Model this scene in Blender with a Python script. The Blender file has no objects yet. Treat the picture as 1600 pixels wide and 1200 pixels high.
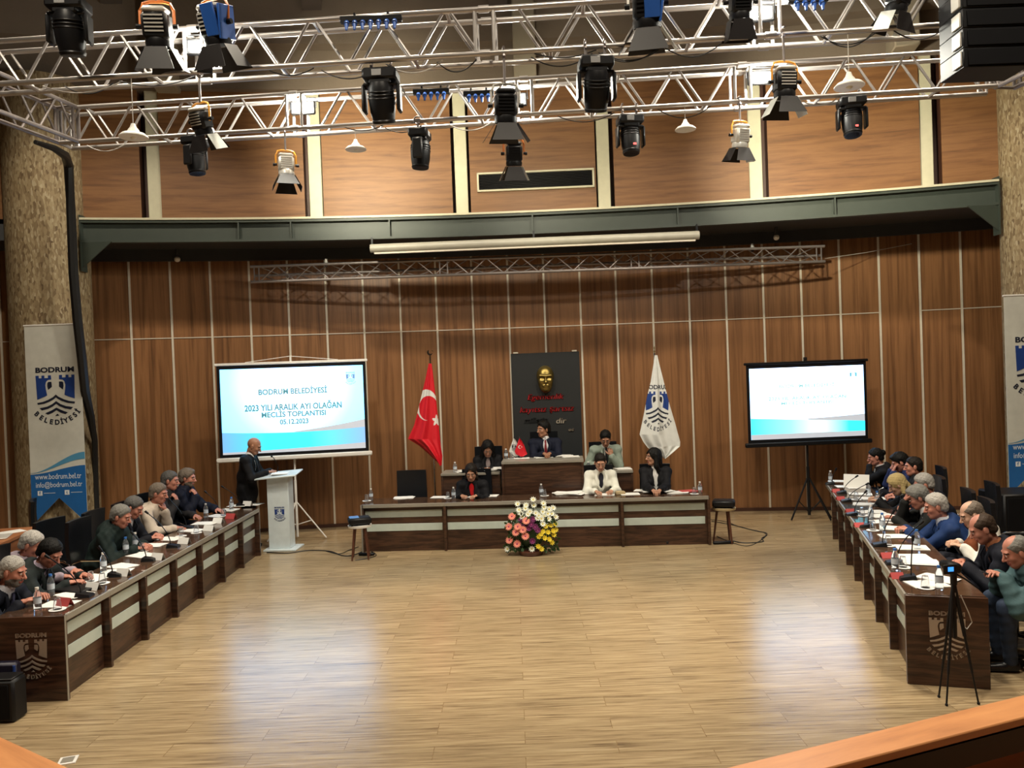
import bpy, bmesh, math, random
import numpy as np
from mathutils import Vector, Matrix
from mathutils.geometry import tessellate_polygon

C = bpy.context.scene.collection
SC = bpy.context.scene
random.seed(5)
PI = math.pi

# ------------------------------------------------------------------ camera
FPX, ROLL, PITCH, EYE = 1210.0, 0.037, 16 / 1210.0, 2.65
_F = np.array([0, math.cos(PITCH), -math.sin(PITCH)])
_Z = np.array([0, math.sin(PITCH), math.cos(PITCH)])
_X = np.array([1.0, 0, 0])
_R = math.cos(ROLL) * _X - math.sin(ROLL) * _Z
_U = math.sin(ROLL) * _X + math.cos(ROLL) * _Z
_C = np.array([0, 0, EYE])
cam_d = bpy.data.cameras.new('camera')
cam = bpy.data.objects.new('camera', cam_d)
C.objects.link(cam)
cam_d.sensor_width = 36
cam_d.lens = FPX / 1600 * 36
cam_d.clip_end = 200
cam.matrix_world = Matrix(((_R[0], _U[0], -_F[0], _C[0]), (_R[1], _U[1], -_F[1], _C[1]),
                           (_R[2], _U[2], -_F[2], _C[2]), (0, 0, 0, 1)))
SC.camera = cam


def ray(px, py):
    return (px - 800) / FPX * _R + (600 - py) / FPX * _U + _F


def G(px, py, z=0.0):            # the point of height z seen at that place
    v = ray(px, py)
    return _C + v * ((z - EYE) / v[2])


def D(px, py, Y):                # the point at distance Y seen at that place
    v = ray(px, py)
    return _C + v * (Y / v[1])


# ------------------------------------------------------------------ world, exposure, main lights
w = bpy.data.worlds.new('world')
SC.world = w
w.use_nodes = True
w.node_tree.nodes['Background'].inputs[0].default_value = (0.9, 0.8, 0.7, 1)
w.node_tree.nodes['Background'].inputs[1].default_value = 0.012
SC.view_settings.view_transform = 'Standard'
SC.view_settings.look = 'None'
SC.view_settings.exposure = 0.0
SC.view_settings.gamma = 1
SC.view_settings.use_curve_mapping = False
SC.cycles.max_bounces = 6
SC.cycles.use_denoising = True


def lamp(name, kind, loc, energy, col=(1, .86, .66), size=.3, aim=None, spot=None, blend=.5):
    d = bpy.data.lights.new(name, kind)
    d.energy = energy
    d.color = col
    if kind == 'AREA':
        d.shape = 'DISK'
        d.size = size
    else:
        d.shadow_soft_size = size
    if spot:
        d.spot_size = math.radians(spot)
        d.spot_blend = blend
    o = bpy.data.objects.new(name, d)
    C.objects.link(o)
    o.location = loc
    if aim is not None:
        o.rotation_euler = (Vector(aim) - Vector(loc)).to_track_quat('-Z', 'Y').to_euler()
    return o


HIGH_BAYS = [(-5.2, 8.6), (-1.4, 8.9), (2.4, 8.6), (5.8, 8.2), (-3.6, 4.4), (0.5, 4.4), (4.4, 4.2)]
for hx, hy in HIGH_BAYS:
    lamp('high_bay_light', 'SPOT', (hx, hy, 9.02), 1320, (1, .88, .70), .22, (hx, hy + (.8 if hy > 6 else .3), 0), 112, .35)
# flood lights clipped inside the trusses: position, energy
FLOODS = [((-2.45, 9.5, 6.02), 190), ((0.16, 9.42, 6.0), 95), ((3.05, 9.06, 6.02), 190),
          ((-2.95, 7.62, 6.0), 70), ((2.48, 7.34, 6.0), 75)]

# ------------------------------------------------------------------ object helpers


def tag(o, label=None, cat=None, group=None, kind=None):
    if label: o['label'] = label
    if cat: o['category'] = cat
    if group: o['group'] = group
    if kind: o['kind'] = kind
    return o


def thing(name, label, cat, loc=(0, 0, 0), rz=0, group=None):
    o = bpy.data.objects.new(name, None)
    o.empty_display_size = .1
    C.objects.link(o)
    o.location = tuple(loc)
    o.rotation_euler = (0, 0, rz)
    return tag(o, label, cat, group)


def copy_tree(o, parent=None):
    c = o.copy()
    C.objects.link(c)
    c.parent = parent
    for ch in [x for x in KIDS.get(o.name, [])]:
        k = copy_tree(ch, c)
        KIDS.setdefault(c.name, []).append(k)
    return c


KIDS = {}


def rotm(rx=0, ry=0, rz=0):
    return (Matrix.Rotation(rz, 3, 'Z') @ Matrix.Rotation(ry, 3, 'Y') @ Matrix.Rotation(rx, 3, 'X'))


class MB:
    def __init__(s):
        s.v = []; s.f = []; s.m = []

    def add(s, vs, fs, m=0):
        b = len(s.v)
        s.v.extend([tuple(float(q) for q in p) for p in vs])
        s.f.extend([tuple(i + b for i in f) for f in fs])
        if isinstance(m, int):
            s.m.extend([m] * len(fs))
        else:
            s.m.extend(m)
        return s

    def box(s, c, d, R=None, m=0, bev=0):
        x, y, z = d[0] / 2, d[1] / 2, d[2] / 2
        if bev:
            b = min(bev, x * .9, y * .9, z * .9)
            vs = []
            for sx in (-1, 1):
                for sy in (-1, 1):
                    for sz in (-1, 1):
                        vs += [(sx * (x - b), sy * (y - b), sz * z), (sx * x, sy * (y - b), sz * (z - b)),
                               (sx * (x - b), sy * y, sz * (z - b))]
            bm = bmesh.new()
            for p in vs: bm.verts.new(p)
            bmesh.ops.convex_hull(bm, input=bm.verts)
            bmesh.ops.dissolve_limit(bm, angle_limit=.01, verts=bm.verts, edges=bm.edges)
            bm.verts.index_update()
            vs = [v.co.copy() for v in bm.verts]
            fs = [[v.index for v in f.verts] for f in bm.faces]
            bm.free()
        else:
            vs = [(i * x, j * y, k * z) for i in (-1, 1) for j in (-1, 1) for k in (-1, 1)]
            fs = [(0, 1, 3, 2), (4, 6, 7, 5), (0, 4, 5, 1), (2, 3, 7, 6), (0, 2, 6, 4), (1, 5, 7, 3)]
        if R is not None:
            vs = [R @ Vector(p) for p in vs]
        return s.add([(p[0] + c[0], p[1] + c[1], p[2] + c[2]) for p in vs], fs, m)

    def span(s, lo, hi, m=0, bev=0):
        return s.box([(a + b) / 2 for a, b in zip(lo, hi)], [abs(b - a) for a, b in zip(lo, hi)], None, m, bev)

    def cyl(s, a, b, r0, r1=None, n=10, m=0, caps=True):
        r1 = r0 if r1 is None else r1
        a, b = Vector(a), Vector(b)
        q = (b - a).to_track_quat('Z', 'Y')
        vs, fs = [], []
        for k in range(n):
            t = 2 * PI * k / n
            e = q @ Vector((math.cos(t), math.sin(t), 0))
            vs += [a + e * r0, b + e * r1]
        for k in range(n):
            j = (k + 1) % n
            fs.append((2 * k, 2 * j, 2 * j + 1, 2 * k + 1))
        if caps:
            fs.append([2 * k for k in range(n)][::-1])
            fs.append([2 * k + 1 for k in range(n)])
        return s.add(vs, fs, m)

    def tube(s, pts, r, n=6, m=0, closed=False):
        pts = [Vector(tuple(float(q) for q in p)) for p in pts]
        N = len(pts)
        vs, fs = [], []
        for i, p in enumerate(pts):
            if closed:
                t = pts[(i + 1) % N] - pts[i - 1]
            else:
                t = pts[min(i + 1, N - 1)] - pts[max(i - 1, 0)]
            t.normalize()
            up = Vector((0, 0, 1)) if abs(t.z) < .9 else Vector((0, 1, 0))
            e1 = t.cross(up).normalized(); e2 = t.cross(e1)
            rr = r[i] if isinstance(r, (list, tuple)) else r
            for k in range(n):
                a = 2 * PI * k / n
                vs.append(p + e1 * math.cos(a) * rr + e2 * math.sin(a) * rr)
        for i in range(N if closed else N - 1):
            for k in range(n):
                i2 = (i + 1) % N
                fs.append((i * n + k, i * n + (k + 1) % n, i2 * n + (k + 1) % n, i2 * n + k))
        if not closed:
            fs.append(list(range(n))); fs.append([(N - 1) * n + k for k in range(n)][::-1])
        return s.add(vs, fs, m)

    def lathe(s, prof, c=(0, 0, 0), n=16, R=None, m=0):
        vs, fs = [], []
        for (r, z) in prof:
            for k in range(n):
                a = 2 * PI * k / n
                p = Vector((r * math.cos(a), r * math.sin(a), z))
                if R is not None: p = R @ p
                vs.append((p[0] + c[0], p[1] + c[1], p[2] + c[2]))
        for i in range(len(prof) - 1):
            for k in range(n):
                j = (k + 1) % n
                fs.append((i * n + k, i * n + j, (i + 1) * n + j, (i + 1) * n + k))
        if prof[0][0] > 1e-4: fs.append(list(range(n))[::-1])
        if prof[-1][0] > 1e-4: fs.append([(len(prof) - 1) * n + k for k in range(n)])
        return s.add(vs, fs, m)

    def ball(s, c, r, n=10, R=None, m=0):
        r = (r, r, r) if isinstance(r, (int, float)) else r
        h = n // 2 + 1
        vs, fs = [], []
        for i in range(h + 1):
            ph = PI * i / h
            for k in range(n):
                a = 2 * PI * k / n
                p = Vector((r[0] * math.sin(ph) * math.cos(a), r[1] * math.sin(ph) * math.sin(a), r[2] * math.cos(ph)))
                if R is not None: p = R @ p
                vs.append((p[0] + c[0], p[1] + c[1], p[2] + c[2]))
        for i in range(h):
            for k in range(n):
                j = (k + 1) % n
                fs.append((i * n + k, (i + 1) * n + k, (i + 1) * n + j, i * n + j))
        return s.add(vs, fs, m)

    def plate(s, poly, fn, depth, m=0):
        """2-D outline mapped by fn(u, v, d) and given a thickness"""
        n = len(poly)
        tri = tessellate_polygon([[Vector((p[0], p[1], 0)) for p in poly]])
        vs = [fn(p[0], p[1], 0) for p in poly] + [fn(p[0], p[1], depth) for p in poly]
        fs = [tuple(t) for t in tri] + [tuple(i + n for i in t)[::-1] for t in tri]
        fs += [(i, (i + 1) % n, (i + 1) % n + n, i + n) for i in range(n)]
        return s.add(vs, fs, m)

    def build(s, name, mats, parent=None, loc=(0, 0, 0), rz=0, smooth=True, **k):
        me = bpy.data.meshes.new(name)
        me.from_pydata(s.v, [], s.f)
        mats = mats if isinstance(mats, (list, tuple)) else [mats]
        for q in mats: me.materials.append(q)
        if len(mats) > 1:
            me.polygons.foreach_set('material_index', s.m)
        bm = bmesh.new(); bm.from_mesh(me)
        bmesh.ops.recalc_face_normals(bm, faces=bm.faces)
        bm.to_mesh(me); bm.free()
        if smooth:
            me.polygons.foreach_set('use_smooth', [True] * len(me.polygons))
            me.set_sharp_from_angle(angle=.7)
        me.update()
        o = bpy.data.objects.new(name, me)
        C.objects.link(o)
        if parent is not None:
            o.parent = parent
            KIDS.setdefault(parent.name, []).append(o)
        o.location = loc
        o.rotation_euler = (0, 0, rz)
        return tag(o, **k)


# ------------------------------------------------------------------ materials
def mat(name, col, rough=.5, metal=0, emis=None, es=0, trans=0, var=None, bump=None, spec=None, ior=None, alpha=None):
    m = bpy.data.materials.new(name)
    m.use_nodes = True
    nt = m.node_tree
    b = nt.nodes['Principled BSDF']
    b.inputs['Base Color'].default_value = (*col, 1)
    b.inputs['Roughness'].default_value = rough
    b.inputs['Metallic'].default_value = metal
    if trans: b.inputs['Transmission Weight'].default_value = trans
    if ior: b.inputs['IOR'].default_value = ior
    if spec is not None: b.inputs['Specular IOR Level'].default_value = spec
    if emis:
        b.inputs['Emission Color'].default_value = (*emis, 1)
        b.inputs['Emission Strength'].default_value = es
    if alpha is not None: b.inputs['Alpha'].default_value = alpha
    tc = nt.nodes.new('ShaderNodeTexCoord')
    # every material is procedural: a fine noise varies the colour a little
    sc, am = var if var else (9, .12)
    if not trans:
        nz = nt.nodes.new('ShaderNodeTexNoise')
        nz.inputs['Scale'].default_value = sc
        nz.inputs['Detail'].default_value = 4
        mx = nt.nodes.new('ShaderNodeMix'); mx.data_type = 'RGBA'
        mx.inputs['A'].default_value = (*[c * (1 - am) for c in col], 1)
        mx.inputs['B'].default_value = (*[min(1, c * (1 + am)) for c in col], 1)
        nt.links.new(tc.outputs['Object'], nz.inputs['Vector'])
        nt.links.new(nz.outputs['Fac'], mx.inputs['Factor'])
        nt.links.new(mx.outputs['Result'], b.inputs['Base Color'])
    if bump:
        n2 = nt.nodes.new('ShaderNodeTexNoise')
        n2.inputs['Scale'].default_value = bump[0]
        bp = nt.nodes.new('ShaderNodeBump')
        bp.inputs['Strength'].default_value = bump[1]
        bp.inputs['Distance'].default_value = .01
        nt.links.new(tc.outputs['Object'], n2.inputs['Vector'])
        nt.links.new(n2.outputs['Fac'], bp.inputs['Height'])
        nt.links.new(bp.outputs['Normal'], b.inputs['Normal'])
    return m


def ramp(nt, stops):
    r = nt.nodes.new('ShaderNodeValToRGB')
    e = r.color_ramp.elements
    while len(e) < len(stops): e.new(.5)
    for i, (p, c) in enumerate(stops):
        e[i].position = p; e[i].color = (*c, 1)
    return r


def wood(name, cols, scale, rough=.35, dist=0, bump=.05, big=.0, planks=None, spec=.5):
    """stretched noise grain; scale = noise scale per axis"""
    m = bpy.data.materials.new(name)
    m.use_nodes = True
    nt = m.node_tree; L = nt.links
    b = nt.nodes['Principled BSDF']
    b.inputs['Roughness'].default_value = rough
    b.inputs['Specular IOR Level'].default_value = spec
    tc = nt.nodes.new('ShaderNodeTexCoord')
    mp = nt.nodes.new('ShaderNodeMapping')
    mp.inputs['Scale'].default_value = scale
    L.new(tc.outputs['Object'], mp.inputs['Vector'])
    vec = mp.outputs['Vector']
    nz = nt.nodes.new('ShaderNodeTexNoise')
    nz.inputs['Scale'].default_value = 1
    nz.inputs['Detail'].default_value = 6
    nz.inputs['Roughness'].default_value = .62
    nz.inputs['Distortion'].default_value = dist
    br = None
    if planks:
        br = nt.nodes.new('ShaderNodeTexBrick')
        br.inputs['Scale'].default_value = 1
        br.inputs['Brick Width'].default_value = planks[0]
        br.inputs['Row Height'].default_value = planks[1]
        br.inputs['Mortar Size'].default_value = planks[2]
        br.inputs['Color1'].default_value = (0, 0, 0, 1)
        br.inputs['Color2'].default_value = (1, 1, 1, 1)
        br.inputs['Mortar'].default_value = (.5, .5, .5, 1)
        L.new(tc.outputs['Object'], br.inputs['Vector'])
        ad = nt.nodes.new('ShaderNodeVectorMath'); ad.operation = 'MULTIPLY_ADD'
        ad.inputs[1].default_value = (9, 9, 9)
        L.new(br.outputs['Color'], ad.inputs[0]); L.new(vec, ad.inputs[2])
        vec = ad.outputs[0]
    L.new(vec, nz.inputs['Vector'])
    r = ramp(nt, [(.25 + .5 * i / (len(cols) - 1), c) for i, c in enumerate(cols)])
    L.new(nz.outputs['Fac'], r.inputs['Fac'])
    out = r.outputs['Color']
    if planks:
        mx = nt.nodes.new('ShaderNodeMix'); mx.data_type = 'RGBA'; mx.blend_type = 'MULTIPLY'
        sb = nt.nodes.new('ShaderNodeMapRange')
        sb.inputs['To Min'].default_value = .92; sb.inputs['To Max'].default_value = 1.06
        L.new(br.outputs['Color'], sb.inputs['Value'])
        mx.inputs['Factor'].default_value = 1
        L.new(out, mx.inputs['A']); L.new(sb.outputs['Result'], mx.inputs['B'])
        m2 = nt.nodes.new('ShaderNodeMix'); m2.data_type = 'RGBA'; m2.blend_type = 'MULTIPLY'
        m2.inputs['B'].default_value = (.72, .66, .6, 1)
        L.new(br.outputs['Fac'], m2.inputs['Factor']); L.new(mx.outputs['Result'], m2.inputs['A'])
        out = m2.outputs['Result']
    L.new(out, b.inputs['Base Color'])
    bp = nt.nodes.new('ShaderNodeBump')
    bp.inputs['Strength'].default_value = bump
    bp.inputs['Distance'].default_value = .01
    L.new(nz.outputs['Fac'], bp.inputs['Height'])
    L.new(bp.outputs['Normal'], b.inputs['Normal'])
    return m


def stone_mosaic():
    m = bpy.data.materials.new('stone_mosaic')
    m.use_nodes = True
    nt = m.node_tree; L = nt.links
    b = nt.nodes['Principled BSDF']; b.inputs['Roughness'].default_value = .8
    tc = nt.nodes.new('ShaderNodeTexCoord')
    mp = nt.nodes.new('ShaderNodeMapping'); mp.inputs['Scale'].default_value = (42, 42, 15)
    vo = nt.nodes.new('ShaderNodeTexVoronoi'); vo.inputs['Scale'].default_value = 1
    L.new(tc.outputs['Object'], mp.inputs['Vector']); L.new(mp.outputs['Vector'], vo.inputs['Vector'])
    sx = nt.nodes.new('ShaderNodeSeparateColor'); L.new(vo.outputs['Color'], sx.inputs['Color'])
    r = ramp(nt, [(0, (.12, .075, .035)), (.10, (.19, .13, .065)), (.5, (.26, .19, .10)), (.85, (.32, .25, .14)), (1, (.40, .33, .21))])
    L.new(sx.outputs[0], r.inputs['Fac'])
    mx = nt.nodes.new('ShaderNodeMix'); mx.data_type = 'RGBA'; mx.blend_type = 'MULTIPLY'
    mx.inputs['Factor'].default_value = .5
    r2 = ramp(nt, [(0, (1, 1, 1)), (.75, (1, 1, 1)), (1, (.25, .2, .15))])
    L.new(vo.outputs['Distance'], r2.inputs['Fac'])
    L.new(r.outputs['Color'], mx.inputs['A']); L.new(r2.outputs['Color'], mx.inputs['B'])
    L.new(mx.outputs['Result'], b.inputs['Base Color'])
    bp = nt.nodes.new('ShaderNodeBump'); bp.inputs['Strength'].default_value = .6; bp.inputs['Distance'].default_value = .02
    L.new(sx.outputs[1], bp.inputs['Height']); L.new(bp.outputs['Normal'], b.inputs['Normal'])
    return m


M = {}
M['floor'] = wood('oak_laminate', [(.11, .07, .038), (.30, .215, .12), (.42, .315, .18), (.51, .40, .25)], (2.0, 36, 1), .23, .25, .12, planks=(1.3, .19, .003), spec=1.0)
M['wall'] = wood('walnut_panel', [(.085, .036, .014), (.18, .080, .031), (.27, .125, .050), (.20, .088, .034)], (15, 15, .45), .38, .4, .03)
M['upper'] = wood('upper_panel', [(.085, .034, .011), (.165, .070, .022), (.215, .098, .033), (.175, .078, .026)], (1.0, 1.0, 14), .55, .4, .03)
M['upper_dark'] = mat('panel_edge', (.06, .022, .012), .5)
M['desk'] = wood('dark_walnut', [(.010, .005, .0035), (.030, .014, .009), (.075, .035, .020), (.038, .018, .011)], (2.2, 2.2, 24), .30, .8, .03)
M['desktop'] = wood('dark_walnut_top', [(.03, .016, .010), (.06, .033, .02), (.09, .052, .031)], (16, 2.5, 3), .12, .5, .02)
M['edge'] = mat('desk_edge', (.26, .24, .20), .35)
M['band'] = mat('frosted_band', (.47, .54, .49), .35)
M['orange'] = wood('cherry_rail', [(.32, .12, .04), (.50, .21, .075), (.60, .27, .10)], (1.2, 8, 8), .35, .4, .03)
M['counter'] = wood('counter_wood', [(.22, .075, .025), (.34, .13, .05), (.40, .17, .07)], (3, 3, 9), .45, .4, .03)
M['strip'] = mat('aluminium_strip', (.66, .60, .49), .4, .1)
M['cream'] = mat('cream_paint', (.52, .49, .35), .55)
M['steel'] = mat('grey_green_steel', (.036, .046, .036), .5)
M['steeld'] = mat('dark_soffit', (.035, .036, .038), .7)
M['concrete'] = mat('brown_concrete', (.15, .115, .085), .9, var=(1.3, .25), bump=(20, .3))
M['concrete2'] = mat('pale_concrete', (.26, .22, .16), .9, var=(2, .2))
M['ceil'] = mat('dark_ceiling', (.07, .055, .045), .9, var=(.8, .25))
M['stone'] = stone_mosaic()
M['alu'] = mat('truss_aluminium', (.44, .41, .39), .35, .7)
M['alud'] = mat('dull_aluminium', (.26, .23, .22), .4, .5)
M['black'] = mat('black_plastic', (.006, .006, .007), .45, spec=.25)
M['blackm'] = mat('black_metal', (.010, .010, .011), .4, .2, spec=.3)
M['leather'] = mat('black_leather', (.007, .008, .010), .35, bump=(60, .1), spec=.35)
M['mesh'] = mat('black_fabric', (.006, .006, .007), .8, spec=.1)
M['grey'] = mat('grey_plastic', (.25, .25, .25), .5)
M['white'] = mat('white_plastic', (.78, .76, .72), .45)
M['wshade'] = mat('lamp_enamel', (.75, .74, .68), .3)
M['chrome'] = mat('chrome', (.7, .7, .7), .15, 1)
M['yellow'] = mat('yellow_yoke', (.75, .32, .03), .4)
M['orangey'] = mat('orange_yoke', (.70, .20, .04), .4)
M['silver'] = mat('silver_housing', (.62, .60, .55), .35, .3)
M['barn'] = mat('black_flap', (.008, .006, .006), .5, spec=.25)
M['barnw'] = mat('pale_flap', (.6, .62, .58), .4, .2)
M['lens'] = mat('lens_glass', (.10, .11, .12), .08, .2)
M['blue'] = mat('blue_socket', (.02, .10, .42), .4)
M['red'] = mat('red_cloth', (.62, .008, .02), .55, var=(5, .1))
M['redp'] = mat('red_card', (.50, .07, .07), .5)
M['redmark'] = mat('red_mark', (.7, .06, .05), .5)
M['wcloth'] = mat('white_cloth', (.70, .71, .68), .6)
M['banner'] = mat('banner_vinyl', (.60, .60, .54), .45)
M['bannerb'] = mat('banner_blue', (.015, .12, .36), .45)
M['bannerc'] = mat('banner_light_blue', (.08, .28, .46), .45)
M['navy'] = mat('emblem_navy', (.008, .012, .03), .5)
M['eblue'] = mat('emblem_blue', (.012, .045, .22), .5)
M['emetal'] = mat('emblem_metal', (.40, .34, .28), .35, .35)
M['paper'] = mat('paper', (.80, .79, .75), .7, var=(3, .04))
M['card'] = mat('name_card', (.82, .82, .80), .5)
M['ink'] = mat('ink', (.06, .06, .07), .6)
M['whitetext'] = mat('white_print', (.75, .78, .8), .5)
M['gold'] = mat('gold', (.26, .19, .055), .33, .85)
M['casing'] = mat('beige_casing', (.40, .38, .31), .4)
M['board'] = mat('black_board', (.018, .020, .021), .45)
M['redtext'] = mat('red_lettering', (.42, .015, .02), .4)
M['silvertext'] = mat('silver_lettering', (.62, .58, .5), .3, .5)
M['acryl'] = mat('frosted_lectern', (.66, .74, .77), .25)
M['pet'] = mat('clear_plastic', (.86, .93, 1), .06, trans=.92, ior=1.25)
M['glass'] = mat('clear_glass', (.95, .97, 1), .03, trans=.95, ior=1.3)
M['bluecap'] = mat('blue_cap', (.03, .16, .5), .4)
M['lbl'] = mat('bottle_label', (.55, .62, .7), .5)
M['cable'] = mat('black_cable', (.01, .01, .01), .5)
M['wcable'] = mat('pale_cable', (.5, .48, .44), .5)
M['brownleg'] = mat('brown_leg', (.09, .03, .016), .4)
M['flood'] = mat('flood_face', (1, 1, .9), .3, emis=(1, .98, .84), es=30)
M['led'] = mat('red_led', (.8, .1, .1), .3, emis=(1, .12, .1), es=2)
M['lcd'] = mat('camera_screen', (.02, .1, .4), .2, emis=(.05, .3, 1), es=1.5)
M['green'] = mat('leaf_green', (.035, .10, .022), .5)
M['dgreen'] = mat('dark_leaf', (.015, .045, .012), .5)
# ------------------------------------------------------------------ lettering and the emblem
_txt_cache = {}


def text_mesh(s, bold=0.0):
    key = (s, bold)
    if key not in _txt_cache:
        cu = bpy.data.curves.new('lettering', 'FONT')
        cu.body = s; cu.size = 1; cu.align_x = 'CENTER'; cu.align_y = 'CENTER'
        cu.offset = bold; cu.resolution_u = 3
        ob = bpy.data.objects.new('lettering', cu)
        C.objects.link(ob)
        bpy.context.view_layer.update()
        me = bpy.data.meshes.new_from_object(ob.evaluated_get(bpy.context.evaluated_depsgraph_get()))
        vs = [tuple(v.co) for v in me.vertices]
        fs = [tuple(p.vertices) for p in me.polygons]
        bpy.data.objects.remove(ob); bpy.data.curves.remove(cu); bpy.data.meshes.remove(me)
        _txt_cache[key] = (vs, fs)
    return _txt_cache[key]


def put_text(mb, s, cx, cy, height, fn, m=0, width=None, rot=0, bold=.02, shear=0, depth=0):
    """flat lettering in a plane; fn(u, v, d) maps plane coordinates to space"""
    vs, fs = text_mesh(s, bold)
    if not vs: return
    xs = [v[0] for v in vs]; w_ = max(xs) - min(xs); x0 = (max(xs) + min(xs)) / 2
    sy = height / .72
    sx = sy if width is None else width / w_
    c, n = math.cos(rot), math.sin(rot)
    P = []
    for v in vs:
        x = (v[0] - x0) * sx + v[1] * shear * sy; y = v[1] * sy
        P.append((cx + x * c - y * n, cy + x * n + y * c))
    mb.add([fn(u, v, 0) for u, v in P], fs, m)
    if depth:
        k = len(P)
        cnt = {}
        for f in fs:
            for i in range(len(f)):
                a, b = f[i], f[(i + 1) % len(f)]
                cnt[(a, b)] = 1
        side = [(a, b) for (a, b) in cnt if (b, a) not in cnt]
        mb.add([fn(u, v, 0) for u, v in P] + [fn(u, v, depth) for u, v in P],
               [(a, b, b + k, a + k) for a, b in side], m)


def _n(pts, mir=False):
    return [((-1 if mir else 1) * (x - 515) / 600., -(y - 400) / 600.) for x, y in pts]


_TOWER = [(212, 400), (262, 400), (262, 440), (305, 440), (305, 400), (350, 400), (350, 440), (405, 440), (405, 400), (452, 400),
          (455, 465), (400, 470), (372, 500), (358, 550), (365, 620), (380, 710), (300, 745), (224, 772)]
_POCKET = [(405, 503), (455, 500), (460, 580), (400, 625), (388, 570), (392, 520)]
_CH = [[(515, 700), (560, 740), (640, 780), (720, 808), (808, 822), (800, 850), (700, 838), (610, 805), (545, 770), (515, 745)],
       [(515, 803), (580, 850), (660, 885), (775, 905), (740, 940), (650, 920), (570, 885), (515, 845)],
       [(515, 905), (590, 945), (690, 985), (650, 1010), (580, 985), (515, 945)]]


def emblem(mb, cx, cy, s, fn, mats=(0, 1, 0), depth=.004, sx=1.0, skip=()):
    """town hall emblem, width s, tower tops at cy. mats = chevrons/letters, towers, pockets"""
    def P(pts):
        return [(cx + x * s * sx, cy + y * s) for x, y in pts]
    for mir in (False, True):
        mb.plate(P(_n(_TOWER, mir)), fn, depth, mats[1])
        mb.plate(P(_n(_POCKET, mir)), fn, depth, mats[2])
        for c in _CH:
            mb.plate(P(_n(c, mir)), fn, depth, mats[0])
    mb.plate(P([(0.02, -1.0), (-.04, -1.055), (.07, -1.05)]), fn, depth, mats[0])
    put_text(mb, 'BODRUM', cx, cy + .135 * s, .13 * s, fn, mats[0], width=1.0 * s * sx, bold=.035, depth=depth)
    word = 'BELEDİYESİ'
    angs = [222, 234.5, 246, 257.5, 270, 280, 289, 300.5, 312, 322]
    for ch, a in zip(word, angs):
        if ch in skip: continue
        t = math.radians(a)
        u = .008 + .70 * math.cos(t); v = -.525 + .70 * math.sin(t)
        put_text(mb, ch, cx + u * s * sx, cy + v * s, .125 * s, fn, mats[0], rot=t + PI / 2, bold=.035, depth=depth)


def to_tris(build_fn):
    mb = MB()
    build_fn(mb)
    tr, mi = [], []
    for f, m_ in zip(mb.f, mb.m):
        for k in range(1, len(f) - 1):
            tr.append([mb.v[f[0]][:2], mb.v[f[k]][:2], mb.v[f[k + 1]][:2]]); mi.append(m_)
    return np.array(tr), np.array(mi)


def raster(pts, tr, mi, default=0):
    """which triangle colour lies under each 2-D point"""
    out = np.full(len(pts), default)
    for t, m_ in zip(tr, mi):
        lo, hi = t.min(0), t.max(0)
        k = np.where((pts[:, 0] >= lo[0]) & (pts[:, 0] <= hi[0]) & (pts[:, 1] >= lo[1]) & (pts[:, 1] <= hi[1]))[0]
        if not len(k): continue
        p = pts[k]
        def cr(a, b): return (b[0] - a[0]) * (p[:, 1] - a[1]) - (b[1] - a[1]) * (p[:, 0] - a[0])
        d1, d2, d3 = cr(t[0], t[1]), cr(t[1], t[2]), cr(t[2], t[0])
        ins = ((d1 >= 0) & (d2 >= 0) & (d3 >= 0)) | ((d1 <= 0) & (d2 <= 0) & (d3 <= 0))
        out[k[ins]] = m_
    return out
# ------------------------------------------------------------------ the room
WC, WR = (0.74, -17.0), 31.23          # the panelled wall is an arc about WC
BC, BR = (-0.2, -16.8), 29.66          # the gallery edge beam is an arc about BC


def wall_y(x, r=0.0):
    return WC[1] + math.sqrt((WR - r) ** 2 - (x - WC[0]) ** 2)


def beam_y(x, r=0.0):
    return BC[1] + math.sqrt((BR - r) ** 2 - (x - BC[0]) ** 2)


def arc_solid(mb, cen, r0, r1, z0, z1, a0, a1, n, m=0):
    """curved slab between radii r0 < r1 (angles from +Y, clockwise)"""
    vs, fs = [], []
    for i in range(n + 1):
        a = a0 + (a1 - a0) * i / n
        s_, c_ = math.sin(a), math.cos(a)
        for r, z in ((r0, z0), (r1, z0), (r1, z1), (r0, z1)):
            vs.append((cen[0] + r * s_, cen[1] + r * c_, z))
    for i in range(n):
        for k in range(4):
            fs.append((4 * i + k, 4 * i + (k + 1) % 4, 4 * i + 4 + (k + 1) % 4, 4 * i + 4 + k))
    fs += [(0, 1, 2, 3), (4 * n, 4 * n + 1, 4 * n + 2, 4 * n + 3)]
    mb.add(vs, fs, m)


mb = MB(); mb.span((-14, -4, -.1), (15, 16, 0)); mb.build('floor', M['floor'], kind='structure')

# lower wall: panels in one mesh with their metal strips
mb = MB()
A0, A1 = -.475, .465
arc_solid(mb, WC, WR, WR + .25, 0, 5.6, A0, A1, 60, 0)
pitch = .02108                       # one panel, as an angle
aoff = -.2559
k0 = int((A0 - aoff) / pitch); k1 = int((A1 - aoff) / pitch)
seams = [aoff + k * pitch for k in range(k0, k1 + 1)]
for a in seams:
    p = (WC[0] + (WR - .004) * math.sin(a), WC[1] + (WR - .004) * math.cos(a), 2.5)
    mb.box(p, (.034, .03, 5.0), rotm(rz=-a), 1)
skip = [21 - k0]
for i in range(len(seams) - 1):
    if i in skip: continue
    a0, a1 = seams[i], seams[i + 1]
    arc_solid(mb, WC, WR - .012, WR + .01, 3.482, 3.498, a0, a1, 1, 1)
mb.build('wall_back', [M['wall'], M['strip']], kind='structure')

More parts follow.
